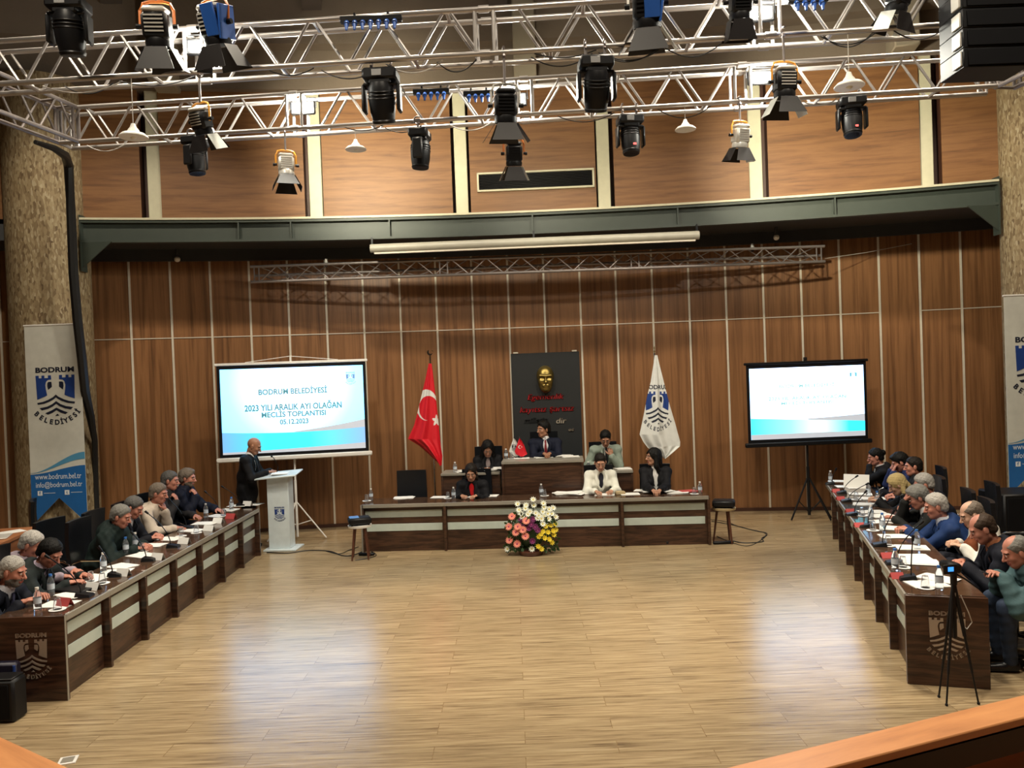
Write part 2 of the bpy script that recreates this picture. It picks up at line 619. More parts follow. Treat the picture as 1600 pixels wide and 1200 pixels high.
mb = MB()
mb.span((-13.5, -3.6, 0), (-13.3, 11.4, 9)); mb.build('wall_left', M['wall'], kind='structure')
mb = MB()
mb.span((14.3, -3.6, 0), (14.5, 11.4, 9)); mb.build('wall_right', M['wall'], kind='structure')
mb = MB()
mb.span((-13.5, -3.8, 0), (14.5, -3.6, 9)); mb.build('wall_front', M['ceil'], kind='structure')

# gallery edge beam: steel channel with stiffeners, ledge and brackets
xl, xr = -6.66, 7.52
aL = math.atan2(xl - BC[0], beam_y(xl) - BC[1]); aR = math.atan2(xr - BC[0], beam_y(xr) - BC[1])
g = thing('steel_beam', 'grey-green curved steel edge beam spanning between the two stone columns below the gallery', 'beam')


def beam_part(a0, a1, parent, n=30):
    mb = MB()
    arc_solid(mb, BC, BR + .06, BR + .10, 4.99, 5.30, a0, a1, n)          # web
    arc_solid(mb, BC, BR - .02, BR + .10, 4.95, 4.99, a0, a1, n)          # lower flange
    arc_solid(mb, BC, BR - .02, BR + .10, 5.26, 5.30, a0, a1, n)
    mb.build('web', M['steel'], parent)
    mb = MB()
    arc_solid(mb, BC, BR - .04, BR + .22, 5.302, 5.335, a0, a1, n)
    mb.build('ledge', M['cream'], parent)


def beam_ribs(parent, xs):
    for x in xs:
        mb = MB()
        a = math.atan2(x - BC[0], beam_y(x) - BC[1])
        mb.box((x, beam_y(x) + .02, 5.125), (.022, .085, .268), rotm(rz=-a))
        mb.build('stiffener', M['steel'], parent)


beam_part(aL, aR, g)
beam_ribs(g, [D(px, 350, 12.6)[0] for px in (373, 452, 605, 833, 1062, 1296)])
for x, s_ in ((xl, 1), (xr, -1)):
    mb = MB()
    y = beam_y(x)
    poly = [(0, 4.95), (.48 * s_, 4.95), (0, 4.55)]
    mb.plate(poly, lambda u, v, d, x=x, y=y: (x + u, y + .0 + d, v), .02)
    mb.span((x - .01 if s_ > 0 else x - .012, y - .02, 4.5), (x + .012 if s_ > 0 else x + .01, y + .14, 5.38))
    mb.build('bracket', M['steel'], g)
# the stretches beyond the columns
for x0, x1, side, s_ in ((-10.4, -7.88, 'left', -1), (8.82, 11.6, 'right', 1)):
    g2 = thing('steel_beam', 'short grey-green steel beam stretch past the outer side of the %s stone column' % side, 'beam')
    a0 = math.atan2(x0 - BC[0], beam_y(x0) - BC[1]); a1 = math.atan2(x1 - BC[0], beam_y(x1) - BC[1])
    beam_part(a0, a1, g2, 8)
    xe = x1 if s_ < 0 else x0
    mb = MB(); y = beam_y(xe)
    mb.plate([(0, 4.95), (.55 * s_, 4.95), (0, 4.5)], lambda u, v, d: (xe + u, y + d, v), .02)
    mb.span((xe - .01, y - .02, 4.45), (xe + .012, y + .14, 5.42))
    mb.build('bracket', M['steel'], g2)

# gallery soffit between beam and wall
mb = MB()
vs, fs = [], []
for i in range(41):
    x = -11 + 22.6 * i / 40
    for z in (4.995, 5.25):
        vs += [(x, beam_y(x) + .1, z), (x, wall_y(x) + .1, z)]
for i in range(40):
    b = 4 * i
    fs += [(b, b + 1, b + 5, b + 4), (b + 2, b + 6, b + 7, b + 3), (b, b + 4, b + 6, b + 2), (b + 1, b + 3, b + 7, b + 5)]
fs += [(0, 2, 3, 1), (160, 161, 163, 162)]
mb.add(vs, fs)
mb.build('ceiling_soffit', M['steeld'], kind='structure')
# a second dark channel under the soffit, along the wall
mb = MB()
arc_solid(mb, WC, WR - .22, WR - .14, 4.80, 4.995, -.27, .255, 40)
mb.build('trim_1', M['steeld'], kind='structure')

# upper wall: panels between recessed cream posts
posts = [D(px, 250, 12.75)[0] for px in (12, 247, 487, 718, 946, 1181, 1423)]
posts = [posts[0] - 2.7] + posts + [posts[-1] + 2.65, posts[-1] + 5.2]
mb = MB()
arc_solid(mb, BC, BR + .42, BR + .6, 5.3, 7.5, -.48, .52, 60, 1)
for i in range(len(posts) - 1):
    x0, x1 = posts[i] + .15, posts[i + 1] - .15
    a0 = math.atan2(x0 - BC[0], beam_y(x0) - BC[1]); a1 = math.atan2(x1 - BC[0], beam_y(x1) - BC[1])
    arc_solid(mb, BC, BR + .16, BR + .18, 5.337, 7.42, a0, a1, 8, 0)
    arc_solid(mb, BC, BR + .18, BR + .42, 5.337, 7.42, a0, a1, 8, 1)
mb.build('wall_upper', [M['upper'], M['upper_dark']], kind='structure')
for i, x in enumerate(posts):
    mb = MB()
    a = math.atan2(x - BC[0], beam_y(x) - BC[1])
    mb.box((x, beam_y(x) + .26, 6.39), (.21, .12, 2.1), rotm(rz=-a), 0, .008)
    mb.build('trim_%d' % (i + 2), M['cream'], kind='structure')

# concrete ring above, and the roof rising to the middle
mb = MB()
arc_solid(mb, BC, BR + .02, BR + .7, 7.42, 8.05, -.48, .52, 60, 0)
arc_solid(mb, BC, BR - .25, BR + .7, 8.05, 8.9, -.48, .52, 60, 0)
for px in (-400, -60, 280, 820, 1370, 1700):
    x = D(px, 120, 12.8)[0]
    a = math.atan2(x - BC[0], beam_y(x) - BC[1])
    mb.box((x, beam_y(x) - .2, 8.1), (.36, .6, 1.5), rotm(rz=-a), 1, .02)
mb.build('wall_ring', [M['concrete'], M['concrete2']], kind='structure')
mb = MB()
vs, fs = [], []
nx = 40
for j, (yy, zz) in enumerate(((None, 8.9), (6.5, 10.2), (-3.8, 10.2))):
    for i in range(nx + 1):
        x = -12.6 + 25.2 * i / nx
        y = beam_y(x) + .3 if yy is None else yy
        vs.append((x * (1.02), y, zz)); vs.append((x * 1.02, y, zz + .3))
for j in range(2):
    for i in range(nx):
        b = 2 * (j * (nx + 1) + i); c2 = b + 2 * (nx + 1)
        fs += [(b, b + 2, c2 + 2, c2), (b + 1, c2 + 1, c2 + 3, b + 3)]
mb.add(vs, fs)
for k in range(7):
    x = -9 + 3 * k
    p0 = Vector((x, beam_y(x) - .2, 8.75)); p1 = Vector((x * .3, 5, 10.1))
    d = (p1 - p0)
    mb.box((p0 + p1) / 2, (d.length, .3, .35), rotm(0, -math.atan2(d.z, math.hypot(d.x, d.y)), math.atan2(d.y, d.x)), 0)
mb.build('ceiling', M['ceil'], kind='structure')

# ventilation grille in the upper wall
g = thing('ventilation_grille', 'long black slatted ventilation grille with a cream frame on the upper wall', 'vent')
gx0, gx1 = D(745, 283, 12.9)[0], D(929, 275, 12.9)[0]
gz0, gz1 = D(745, 298, 12.9)[2], D(745, 268, 12.9)[2]
ang = -math.atan2((gx0 + gx1) / 2 - BC[0], BR)
cx, cy = (gx0 + gx1) / 2, beam_y((gx0 + gx1) / 2) + .14
gw, gh = gx1 - gx0, gz1 - gz0
g.location = (cx, cy, gz0); g.rotation_euler = (0, 0, ang)
mb = MB()
for (x, z, sx, sz) in ((0, .015, gw, .03), (0, gh - .015, gw, .03), (-gw / 2 + .015, gh / 2, .03, gh), (gw / 2 - .015, gh / 2, .03, gh)):
    mb.box((x, -.01, z), (sx, .05, sz))
mb.build('frame', M['cream'], g)
mb = MB(); mb.box((0, .01, gh / 2), (gw - .05, .01, gh - .05)); mb.build('backing', M['black'], g)
mb = MB()
for k in range(9):
    mb.box((0, -.01, .05 + (gh - .1) * k / 8), (gw - .06, .03, .006), rotm(rx=.5))
mb.build('slats', M['blackm'], g)

# stone columns
for side, (cx_, cy_) in (('left', (-7.27, 12.32)), ('right', (8.17, 11.78))):
    mb = MB()
    mb.lathe([(.58, 0), (.585, 4), (.59, 7.5)], (cx_, cy_, 0), 48)
    mb.build('stone_column', M['stone'], label='round tan mosaic stone column on the %s side of the hall' % side, cat='column')
COLL, COLR = (-7.27, 12.32), (8.17, 11.78)

# skirting
mb = MB(); arc_solid(mb, WC, WR - .02, WR, 0, .06, A0, A1, 60); mb.build('baseboard_back', M['upper_dark'], kind='structure')

# front parapet (raised seating the photograph is taken from)
ZR = 1.0
for side, q0, q1, sgn in (('left', (0, 1150), (110, 1200), 1), ('right', (1130, 1200), (1600, 1085), -1)):
    p0, p1 = Vector(G(*q0, ZR)), Vector(G(*q1, ZR))
    d = (p1 - p0).normalized()
    L = 6.0
    if side == 'left':
        a, b = p0 - d * 3.2, p1 + d * .9
    else:
        a, b = p0 - d * .9, p1 + d * 3.4
    n = Vector((-d.y, d.x, 0))
    if n.y > 0: n = -n            # towards the camera
    t = thing('parapet', 'orange wooden parapet rail crossing the bottom %s corner of the view' % side, 'railing')
    mid = (a + b) / 2; rz = math.atan2(d.y, d.x)
    t.location = (mid.x, mid.y, 0); t.rotation_euler = (0, 0, rz)
    sg = -1 if (rotm(rz=rz) @ Vector((0, 1, 0))).dot(n) < 0 else 1
    Ln = (b - a).length
    mb = MB(); mb.box((0, sg * .085, ZR - .02), (Ln, .17, .04), None, 0, .006); mb.build('rail_cap', M['orange'], t)
    mb = MB(); mb.box((0, sg * .03, .48), (Ln, .04, .958)); mb.build('panel', M['counter'], t)
    mb = MB(); mb.box((0, sg * .12, ZR - .10), (Ln, .10, .11)); mb.build('recess_shade', M['blackm'], t)  # solid black bar, paints in the shade of the recess below the cap
    mb = MB(); mb.box((0, sg * .42, .62), (Ln, .5, .035), None, 0, .005); mb.build('shelf', M['counter'], t)
# ------------------------------------------------------------------ lighting rig
ZT = 5.71


def truss(p0, p1, label, h=.42, wd=.25, zb=ZT, bay=.52, rc=.026, rb=.0145, splices=(), group=None, matl=None):
    p0, p1 = Vector(p0), Vector(p1)
    L = (p1 - p0).length
    t = thing('lighting_truss', label, 'truss', p0, math.atan2(p1.y - p0.y, p1.x - p0.x), group)
    ml = matl or M['alu']
    for y in (0, wd):
        for z in (0, h):
            mb = MB(); mb.cyl((0, y, z), (L, y, z), rc, n=10)
            for s_ in splices: mb.cyl((s_ - .05, y, z), (s_ + .05, y, z), rc * 1.35, n=10)
            mb.build('chord', ml, t)
    n = max(2, int(round(L / bay / 2)) * 2); b = L / n
    mb = MB()
    for k in range(n):
        x0, x1 = k * b, (k + 1) * b
        if any(abs((x0 + x1) / 2 - s_) < b * .5 for s_ in splices):
            continue
        for y in (0, wd):
            if (k % 2 == 0): mb.cyl((x0 + .03, y, 0), (x1 - .03, y, h), rb, n=6, caps=False)
            else: mb.cyl((x0 + .03, y, h), (x1 - .03, y, 0), rb, n=6, caps=False)
    for z in (0, h):
        for k in range(1 if z else 0, n + 1, 4): mb.cyl((k * b, 0, z), (k * b, wd, z), rb * 1.3, n=6, caps=False)
    mb.build('bracing', ml, t)
    for s_ in list(splices) + [0, L]:
        mb = MB()
        for dx in (-.09, .09):
            x = min(max(s_ + dx, 0), L)
            for y in (0, wd): mb.cyl((x, y, 0), (x, y, h), rb * 1.25, n=6, caps=False)
            mb.cyl((x, 0, h), (x, wd, h), rb, n=6, caps=False)
        mb.build('end_frame', ml, t)
    return t


T1a, T1b = Vector(G(-160, 141, ZT)), Vector(G(1760, 21, ZT))
T2a, T2b = Vector(G(92, 223, ZT)), Vector(G(1560, 134, ZT))
t1d = (T1b - T1a).normalized()


def on_line(a, b, px, z=ZT):
    """distance along a-b (from a) where the line crosses image column px"""
    best = None
    for k in range(401):
        p = a + (b - a) * (k / 400)
        q = np.array(p) - _C
        x = 800 + FPX * (q @ _R) / (q @ _F)
        if best is None or abs(x - px) < best[0]: best = (abs(x - px), (p - a).length, p)
    return best[1], best[2]


truss(T1a, T1b, 'near lighting truss, wide aluminium box truss crossing the whole top of the view', bay=.325,
      splices=[on_line(T1a, T1b, px)[0] for px in (302, 757, 1205)])
truss(T2a, T2b, 'far lighting truss, aluminium box truss just in front of the upper wooden wall', bay=.325,
      splices=[on_line(T2a, T2b, px)[0] for px in (462, 820, 1160)])
sl = Vector(G(-30, 178, ZT)); dl = (sl - T2a).normalized()
truss(T2a - dl * .05, T2a + dl * 3.2, 'side truss running from the far truss towards the viewer at the left edge', bay=.325, matl=M['alud'])
sr = Vector(G(1640, 96, ZT)); dr = (sr - T2b).normalized()
truss(T2b - dr * .05, T2b + dr * 3.2, 'side truss running from the far truss towards the viewer at the right edge', bay=.325, matl=M['alud'])

# slim truss on the panelled wall
w0, w1 = D(405, 443, 13.62), D(1284, 411.5, 13.4)
w0 = Vector((w0[0], wall_y(w0[0]) - .62, 4.37)); w1 = Vector((w1[0], wall_y(w1[0]) - .62, 4.37))
tr = thing('lighting_truss', 'slim aluminium ladder truss fixed along the panelled wall above the flags', 'truss', w0,
           math.atan2(w1.y - w0.y, w1.x - w0.x))
LW = (w1 - w0).length
for y, z in ((0, 0), (0, .26), (.2, .13)):
    mb = MB(); mb.cyl((0, y, z), (LW, y, z), .024, n=10); mb.build('chord', M['alud'], tr)
mb = MB(); nb = 32; b_ = (LW - .3) / nb
for k in range(nb):
    x0 = .15 + k * b_
    z0, z1 = (0, .26) if k % 2 == 0 else (.26, 0)
    mb.cyl((x0, 0, z0), (x0 + b_, 0, z1), .010, n=6, caps=False)
    za, zb_ = (.26 if k % 2 == 0 else 0), .13
    mb.cyl((x0, 0, za), (x0 + b_, .2, .13), .009, n=6, caps=False)
    mb.cyl((x0, .2, .13), (x0 + b_, 0, z0), .009, n=6, caps=False)
mb.build('bracing', M['alud'], tr)
for x in (.06, .14, LW / 3 - .05, LW / 3 + .08, 2 * LW / 3 - .05, 2 * LW / 3 + .08, LW - .14, LW - .06):
    mb = MB(); mb.cyl((x, 0, 0), (x, 0, .26), .012, n=6); mb.build('end_frame', M['alud'], tr)
for x in (.5, LW * .5, LW - .5):
    mb = MB(); yb = .60; mb.cyl((x, .2, .13), (x, yb, .13), .014, n=6); mb.build('wall_bracket', M['alud'], tr)

# ---- moving heads


def moving_head(px, py, Y, size, yaw, tilt, label, ztop=ZT - .03, red=False, cross=None):
    c = D(px, py, Y)
    t = thing('moving_head_light', label, 'stage light', (c[0], c[1], ztop), yaw, 'moving heads on the trusses')
    drop = ztop - c[2]                    # clamp to centre of the head
    s = size / .36
    zb = -drop + .24 * s
    mb = MB()
    for x in (-.09 * s, .09 * s):
        mb.cyl((x, 0, 0.01), (x, 0, zb + .05 * s), .014, n=8)
        mb.tube([(x, .045 * math.cos(a), .03 + .045 * math.sin(a)) for a in np.linspace(-2.2, 2.2, 8)], .011, 6)
    mb.build('clamp', M['alud'], t)
    mb = MB()
    mb.box((0, 0, zb), (.32 * s, .24 * s, .11 * s), None, 0, .02 * s)
    mb.box((0, 0, zb - .07 * s), (.2 * s, .2 * s, .05 * s), None, 0, .01)
    bs = mb.build('base', M['black'], t)
    mb = MB(); mb.box((-.02 * s, -.122 * s, zb), (.09 * s, .006, .06 * s), None, 0, .002); mb.build('display', M['grey'], bs)
    mb = MB()
    zy = -drop
    for x in (-1, 1):
        mb.box((x * .165 * s, 0, zy + .03 * s), (.035 * s, .13 * s, .26 * s), None, 0, .016 * s)
    mb.box((0, 0, zy + .155 * s), (.33 * s, .13 * s, .03 * s), None, 0, .01)
    mb.build('yoke', M['blackm'], t)
    R = rotm(rx=tilt)
    mb = MB()
    prof = [(.001, .19), (.085, .185), (.115, .13), (.125, .03), (.12, -.08), (.105, -.16), (.10, -.185), (.085, -.19)]
    mb.lathe([(r * s, z * s) for r, z in prof], (0, 0, zy), 20, R)
    hd = mb.build('head', M['black'], t)
    mb = MB(); mb.lathe([(.001, -.186 * s), (.05 * s, -.19 * s), (.088 * s, -.175 * s)], (0, 0, zy), 20, R)
    mb.build('lens', M['lens'], hd)
    mb = MB()
    for k in range(3):
        mb.lathe([(.126 * s, (.10 - .03 * k) * s), (.129 * s, (.095 - .03 * k) * s), (.126 * s, (.09 - .03 * k) * s)], (0, 0, zy), 20, R)
    mb.lathe([(.103 * s, -.15 * s), (.112 * s, -.165 * s), (.103 * s, -.19 * s)], (0, 0, zy), 20, R)
    mb.build('rim', M['blackm'], hd)
    if red:
        mb = MB(); mb.box((.02, -.13 * s, zy - .09 * s), (.035, .006, .022), None, 0, .002)
        mb.build('status_lamp', M['led'], hd)
    return t


moving_head(109, 52, 7.1, .37, .05, .25, 'large black moving head light at the top left corner of the near truss', ztop=D(109, -10, 7.1)[2])
moving_head(597, 160, 7.55, .37, -.05, .35, 'black moving head hanging from the near truss, pale lens rim, left of the truss centre')
moving_head(932, 141, 7.3, .36, .05, .45, 'black moving head hanging from the near truss, above the right end of the grille')
moving_head(657, 240, 9.35, .34, 1.45, .05, 'slim black moving head seen from its side below the far truss', red=False)
moving_head(985, 218, 9.1, .33, .1, -.15, 'black moving head with a red lamp below the far truss, right of the grille', red=True)
moving_head(1331, 190, 8.95, .33, -.15, -.2, 'black moving head with a red lamp below the far truss near the right bell lamp', red=True)
moving_head(306, 250, 9.5, .33, 1.3, -.1, 'slim black moving head behind the yellow-yoked spotlight on the left')

# ---- fresnel spotlights with barn doors


def fresnel(px, py, Y, size, yaw, tilt, label, yoke='orangey', top=None, flaps=(1, 1, 1, 1), pale=(), hmat='black', spread=.45, back='silver', gel=False):
    c = D(px, py, Y)
    ztop = top if top is not None else ZT - .03
    s = size / .3
    t = thing('fresnel_spotlight', label, 'stage light', (c[0], c[1], ztop), yaw, 'barn door spotlights on the trusses')
    zc = c[2] - ztop
    mb = MB()
    mb.cyl((0, 0, .02), (0, 0, zc + .20 * s), .012, n=8)
    mb.tube([(0, .045 * math.cos(a), .03 + .045 * math.sin(a)) for a in np.linspace(-2.2, 2.2, 8)], .012, 6)
    mb.build('clamp', M['alud'], t)
    mb = MB()
    w_ = .135 * s
    pts = [(-w_, 0, zc - .02), (-w_, 0, zc + .13 * s), (-w_ * .8, 0, zc + .19 * s), (-w_ * .4, 0, zc + .205 * s), (w_ * .4, 0, zc + .205 * s), (w_ * .8, 0, zc + .19 * s), (w_, 0, zc + .13 * s), (w_, 0, zc - .02)]
    mb.tube(pts, .0125 * s, 6)
    mb.build('yoke', M[yoke], t)
    for x in (-1, 1):
        mb = MB(); mb.cyl((x * (w_ - .01), 0, zc), (x * (w_ + .035), 0, zc), .022 * s, n=8); mb.build('knob', M['blackm'], t)
    R = rotm(rx=tilt)
    def P(x, y, z):
        p = R @ Vector((x * s, y * s, z * s)); return (p.x, p.y, p.z + zc)
    mb = MB()
    mb.box(P(0, 0, 0), (.21 * s, .19 * s, .22 * s), R, 0, .03 * s)
    mb.lathe([(.105 * s, -.16 * s), (.11 * s, -.12 * s), (.10 * s, -.09 * s)], (0, 0, zc), 20, R)
    bd = mb.build('housing', M[hmat], t)
    mb = MB()
    mb.box(P(0, 0, .125), (.19 * s, .17 * s, .05 * s), R, 0, .02 * s)
    for k in range(5): mb.box(P(0, -.098 + .0, .075 - .03 * k), (.15 * s, .008, .012 * s), R)
    mb.build('back_cover', M[back], bd)
    mb = MB(); mb.lathe([(.001, -.155 * s), (.09 * s, -.15 * s), (.1 * s, -.14 * s)], (0, 0, zc), 20, R); mb.build('lens', M['lens'], bd)
    if gel:
        mb = MB()
        mb.box(P(.115, .0, .0), (.02 * s, .2 * s, .26 * s), R @ rotm(ry=.15), 0, .004)
        mb.box(P(.04, -.105, .02), (.12 * s, .02 * s, .24 * s), R @ rotm(rx=.1), 0, .004)
        mb.build('colour_gel', M['blue'], bd)
    for k in range(4):
        if not flaps[k]: continue
        a = k * PI / 2
        Rk = R @ rotm(rz=a)
        hw0, hw1, ln = .085, .15 if k % 2 == 0 else .10, .2
        so, co = math.sin(spread), math.cos(spread)
        vs = []
        for th in (0, .004):
            for (x, l) in ((-hw0, 0), (hw0, 0), (hw1, ln), (-hw1, ln)):
                p = Rk @ Vector((x * s, (-.105 - l * so - th) * s, (-.165 - l * co) * s)); vs.append((p.x, p.y, p.z + zc))
        mb = MB(); mb.add(vs, [(0, 1, 2, 3), (7, 6, 5, 4), (0, 4, 5, 1), (1, 5, 6, 2), (2, 6, 7, 3), (3, 7, 4, 0)])
        mb.build('barn_door', M['barnw'] if k in pale else M['barn'], t)
    return t


zt1 = ZT + .42
fresnel(246, 42, 7.3, .34, .1, .25, 'large spotlight with orange yoke and black flaps, left of the bright truss splice', 'orangey', zt1 + .42, pale=(1,))
fresnel(335, 38, 7.2, .34, -.3, .3, 'large spotlight with a blue gel and orange yoke beside the bright truss splice', 'orangey', zt1 + .42, gel=True)
fresnel(314, 188, 7.62, .25, -.4, .35, 'spotlight with yellow yoke and pale side flap under the near truss on the left', 'yellow', pale=(1,))
fresnel(447, 258, 9.4, .26, .35, -.15, 'small spotlight with yellow yoke and grey grid back under the far truss on the left', 'yellow', hmat='silver')
fresnel(790, 165, 7.4, .30, .1, .2, 'black spotlight with wide dark flaps hanging in front of the truss centre', 'silver', spread=.6, back='black')
fresnel(803, 240, 9.25, .27, .1, .25, 'black spotlight hanging in front of the ventilation grille', 'orangey', pale=(1,), back='black')
fresnel(1010, 8, 7.1, .36, -.15, .3, 'large spotlight with blue gel, dark wide flap and pale side flap at the top', 'silver', zt1 + .45, gel=True, pale=(1,), spread=.6, back='black')
fresnel(1157, 4, 7.1, .27, .0, .25, 'narrow black spotlight at the top edge just left of the bright right splice', 'silver', zt1 + .42, spread=.1, back='black')
fresnel(1157, 212, 9.0, .25, .3, .2, 'small spotlight with yellow yoke, grey back and white flap under the far truss', 'yellow', hmat='silver', pale=(1,))
fresnel(1226, 128, 7.2, .27, .1, .1, 'spotlight with yellow yoke and two pale flaps under the bright right splice', 'yellow', pale=(1, 3), spread=.5)
fresnel(1405, -8, 7.1, .27, .5, .3, 'dark spotlight with grey flaps at the top edge beside the hanging loudspeakers', 'silver', zt1 + .42, pale=(1, 3), spread=.35, back='black')

# ---- flood lights in the trusses (the lit ones)
fl_lab = ['lit flood light inside the far truss, left of the wide moving head', 'lit flood light inside the far truss at its centre splice',
          'lit flood light inside the far truss on the right', 'lit flood light inside the near truss at the bright left splice',
          'lit flood light inside the near truss at the bright right splice']
for (p, e), lb in zip(FLOODS, fl_lab):
    t = thing('flood_light', lb, 'flood light', (p[0], p[1] + .1, p[2]), 0, 'flood lights in the trusses')
    mb = MB(); mb.box((0, .0, .0), (.30, .05, .16), None, 0, .012)
    for k in range(7): mb.box((-.12 + .04 * k, .035, 0), (.008, .03, .14))
    mb.build('housing', M['blackm'], t)
    mb = MB(); mb.box((0, -.028, 0), (.24, .006, .10)); mb.build('lamp_face', M['flood'], t)
    mb = MB(); mb.tube([(-.16, .0, 0), (-.16, 0, .12), (.16, 0, .12), (.16, 0, 0)], .008, 6); mb.build('bracket', M['blackm'], t)
    lamp('flood_glow', 'POINT', (p[0], p[1] - .06, p[2] - .02), e * 1.4, (1, .97, .84), .05)
    # the same lamps wash the upper wall
    if p[1] > 8:
        lamp('wall_wash', 'SPOT', (p[0], p[1] + .2, p[2] - .02), e * (6.0 if e > 100 else 4.0), (1, .93, .70), .12, tuple(D({-2.45: 585, .16: 880, 3.05: 1322}[p[0]], 228, 12.8)), 78, 1.0)

# ---- bell lamps
bells = [(209, 205, 7.66, .27, 'white enamel bell lamp on a long cord at the upper left'),
         (556, 224, 9.42, .25, 'small white bell lamp below the brightly lit part of the far truss'),
         (1071, 193, 9.05, .24, 'small clear-rimmed bell lamp between two moving heads on the far truss'),
         (1327, 126, 7.19, .27, 'white bell lamp on a cord hanging in front of the far truss at the right')]
for px, py, Y, dia, lb in bells:
    La, Lb = (T1a, T1b) if Y < 8 else (T2a, T2b)
    Y = on_line(La, Lb, px)[1].y
    c = D(px, py + 10, Y)
    t = thing('bell_lamp', lb, 'pendant lamp', c, 0, 'bell lamps under the roof')
    s = dia / .3
    mb = MB(); mb.lathe([(.15 * s, 0), (.15 * s, .01), (.12 * s, .04 * s), (.07 * s, .055 * s), (.055 * s, .085 * s), (.035 * s, .11 * s), (.022 * s, .15 * s), (.001, .155 * s)], n=24)
    mb.build('lamp_shade', M['wshade'], t)
    mb = MB(); mb.ball((0, 0, .015), .04 * s, 12); mb.build('bulb', M['wshade'], t)
    mb = MB(); zc = ZT - c[2]; mb.cyl((0, 0, .15 * s), (0, 0, zc), .004, n=6); mb.build('cord', M['wcable'], t)
for hx, hy in HIGH_BAYS:
    t = thing('high_bay_lamp', 'industrial bell lamp high under the roof above the view', 'pendant lamp', (hx, hy, 9.05), 0, 'high lamps under the roof')
    mb = MB(); mb.lathe([(.25, 0), (.25, .02), (.2, .12), (.09, .2), (.05, .32), (.001, .33)], n=24); mb.build('lamp_shade', M['wshade'], t)
    mb = MB(); mb.cyl((0, 0, .32), (0, 0, 1.1), .008, n=6); mb.build('cord', M['cable'], t)

# ---- socket strips with blue plugs
for px, py, Y, n, lb in ((580, 35, 7.35, 7, 'socket strip with blue plugs on the upper chord of the near truss'),
                         (674, 147, 9.2, 5, 'socket strip with five blue plugs on the far truss, left of the truss centre'),
                         (748, 150, 9.15, 4, 'short socket strip with blue plugs on the far truss behind the central spotlight'),
                         (1262, 5, 7.0, 4, 'socket strip with blue plugs at the top edge beside the bright right splice')):
    c = D(px, py, Y)
    t = thing('socket_strip', lb, 'socket strip', c, 0)
    w_ = .075 * n
    mb = MB(); mb.box((0, 0, .03), (w_ + .06, .06, .06), None, 0, .008)
    for x in (-w_ * .3, w_ * .3): mb.box((x, .02, .065), (.02, .03, .07))
    mb.build('bar', M['blackm'], t)
    for k in range(n):
        x = -w_ / 2 + w_ * (k + .5) / n
        mb = MB(); mb.cyl((x, -.02, 0), (x, -.055, -.035), .022, .026, 10); mb.cyl((x, -.05, -.03), (x, -.06, -.09), .018, .012, 8)
        mb.build('plug', M['blue'], t)

# ---- hanging line array loudspeakers
t = thing('line_array', 'black hanging stack of loudspeakers in the top right corner', 'loudspeaker', (D(1537, 60, 6.75)[0], 6.75, 0))
zb = D(1537, 117, 6.75)[2]
for k in range(5):
    mb = MB()
    z = zb + .085 + .165 * k
    mb.box((0, .0, z), (.57, .36, .166), rotm(rx=-.015 * k), 0, .006)
    cb = mb.build('cabinet', M['black'], t)
    mb = MB(); mb.box((0, -.186, z), (.50, .01, .13), rotm(rx=-.015 * k), 0, .003); mb.build('grille', M['mesh'], cb)
    mb = MB(); mb.box((-.293, -.10, z), (.018, .12, .12), None, 0, .004); mb.build('side_plate', M['silver'], cb)
mb = MB(); mb.box((0, 0, zb + .88), (.5, .3, .04)); mb.cyl((-.2, 0, zb + .88), (-.2, 0, 10.2), .008, n=6); mb.cyl((.2, 0, zb + .88), (.2, 0, 10.2), .008, n=6)
mb.build('flying_frame', M['blackm'], t)

# ---- cables on the trusses
def sag(px0, px1, a, b, z, dip, name, label, r=.007, n=14, off=0.0, m='cable'):
    p, q = on_line(a, b, px0)[1], on_line(a, b, px1)[1]
    pts = []
    for k in range(n + 1):
        u = k / n
        c = p + (q - p) * u
        pts.append((c.x, c.y + off, z - dip * 4 * u * (1 - u)))
    mb = MB(); mb.tube(pts, r, 6)
    return mb.build(name, M[m], label=label, cat='cable', group='cables slung under the trusses')


lab = 'thin cable slung in a loose curve under a lighting truss'
random.seed(11)
for a, b, segs in ((T1a, T1b, [(60, 185), (90, 170), (180, 300), (420, 490), (500, 590), (600, 690), (680, 745), (830, 925), (835, 930), (935, 1030), (940, 1035), (1040, 1130), (1285, 1370), (1290, 1368), (1395, 1478)]),
                   (T2a, T2b, [(130, 190), (540, 600), (600, 655), (700, 770), (870, 960), (1030, 1110), (1250, 1310)])):
    for x0, x1 in segs:
        o = sag(x0, x1, a, b, ZT - .02, random.uniform(.05, .14), 'cable', lab, .006, off=random.uniform(.0, .12), m=random.choice(['cable', 'cable', 'cable', 'wcable']))
# thick black cable bundle down the left column
pts = [D(55, 222, 9.9), D(85, 232, 10.2), D(102, 243, 10.8), D(107, 258, 11.3), D(111, 330, 11.45), D(115, 430, 11.5), D(121, 500, 11.55), D(128, 560, 11.6),
       D(133, 610, 11.7), D(141, 650, 11.9), D(148, 688, 12.2), D(149, 740, 12.3), D(151, 800, 12.3)]
e = pts[-1].copy(); e[2] = .02; pts.append(e)
mb = MB(); mb.tube(pts, [.03, .045, .06, .065, .065, .068, .068, .068, .066, .06, .045, .045, .045, .045], 8)
mb.build('cable_bundle', M['cable'], label='thick black cable bundle running down beside the left column banner', cat='cable')
# thin wire on the upper right of the wall
a = Vector((w1.x, w1.y, w1.z + .05)); bx = D(1437, 400, 13.3)[0]; b = Vector((bx, wall_y(bx) - .03, 4.66))
mb = MB(); mb.tube([a, a.lerp(b, .5) + Vector((0, .1, -.01)), b], .005, 5)
mb.build('cable', M['wcable'], label='thin wire leading from the slim wall truss to the right', cat='cable')
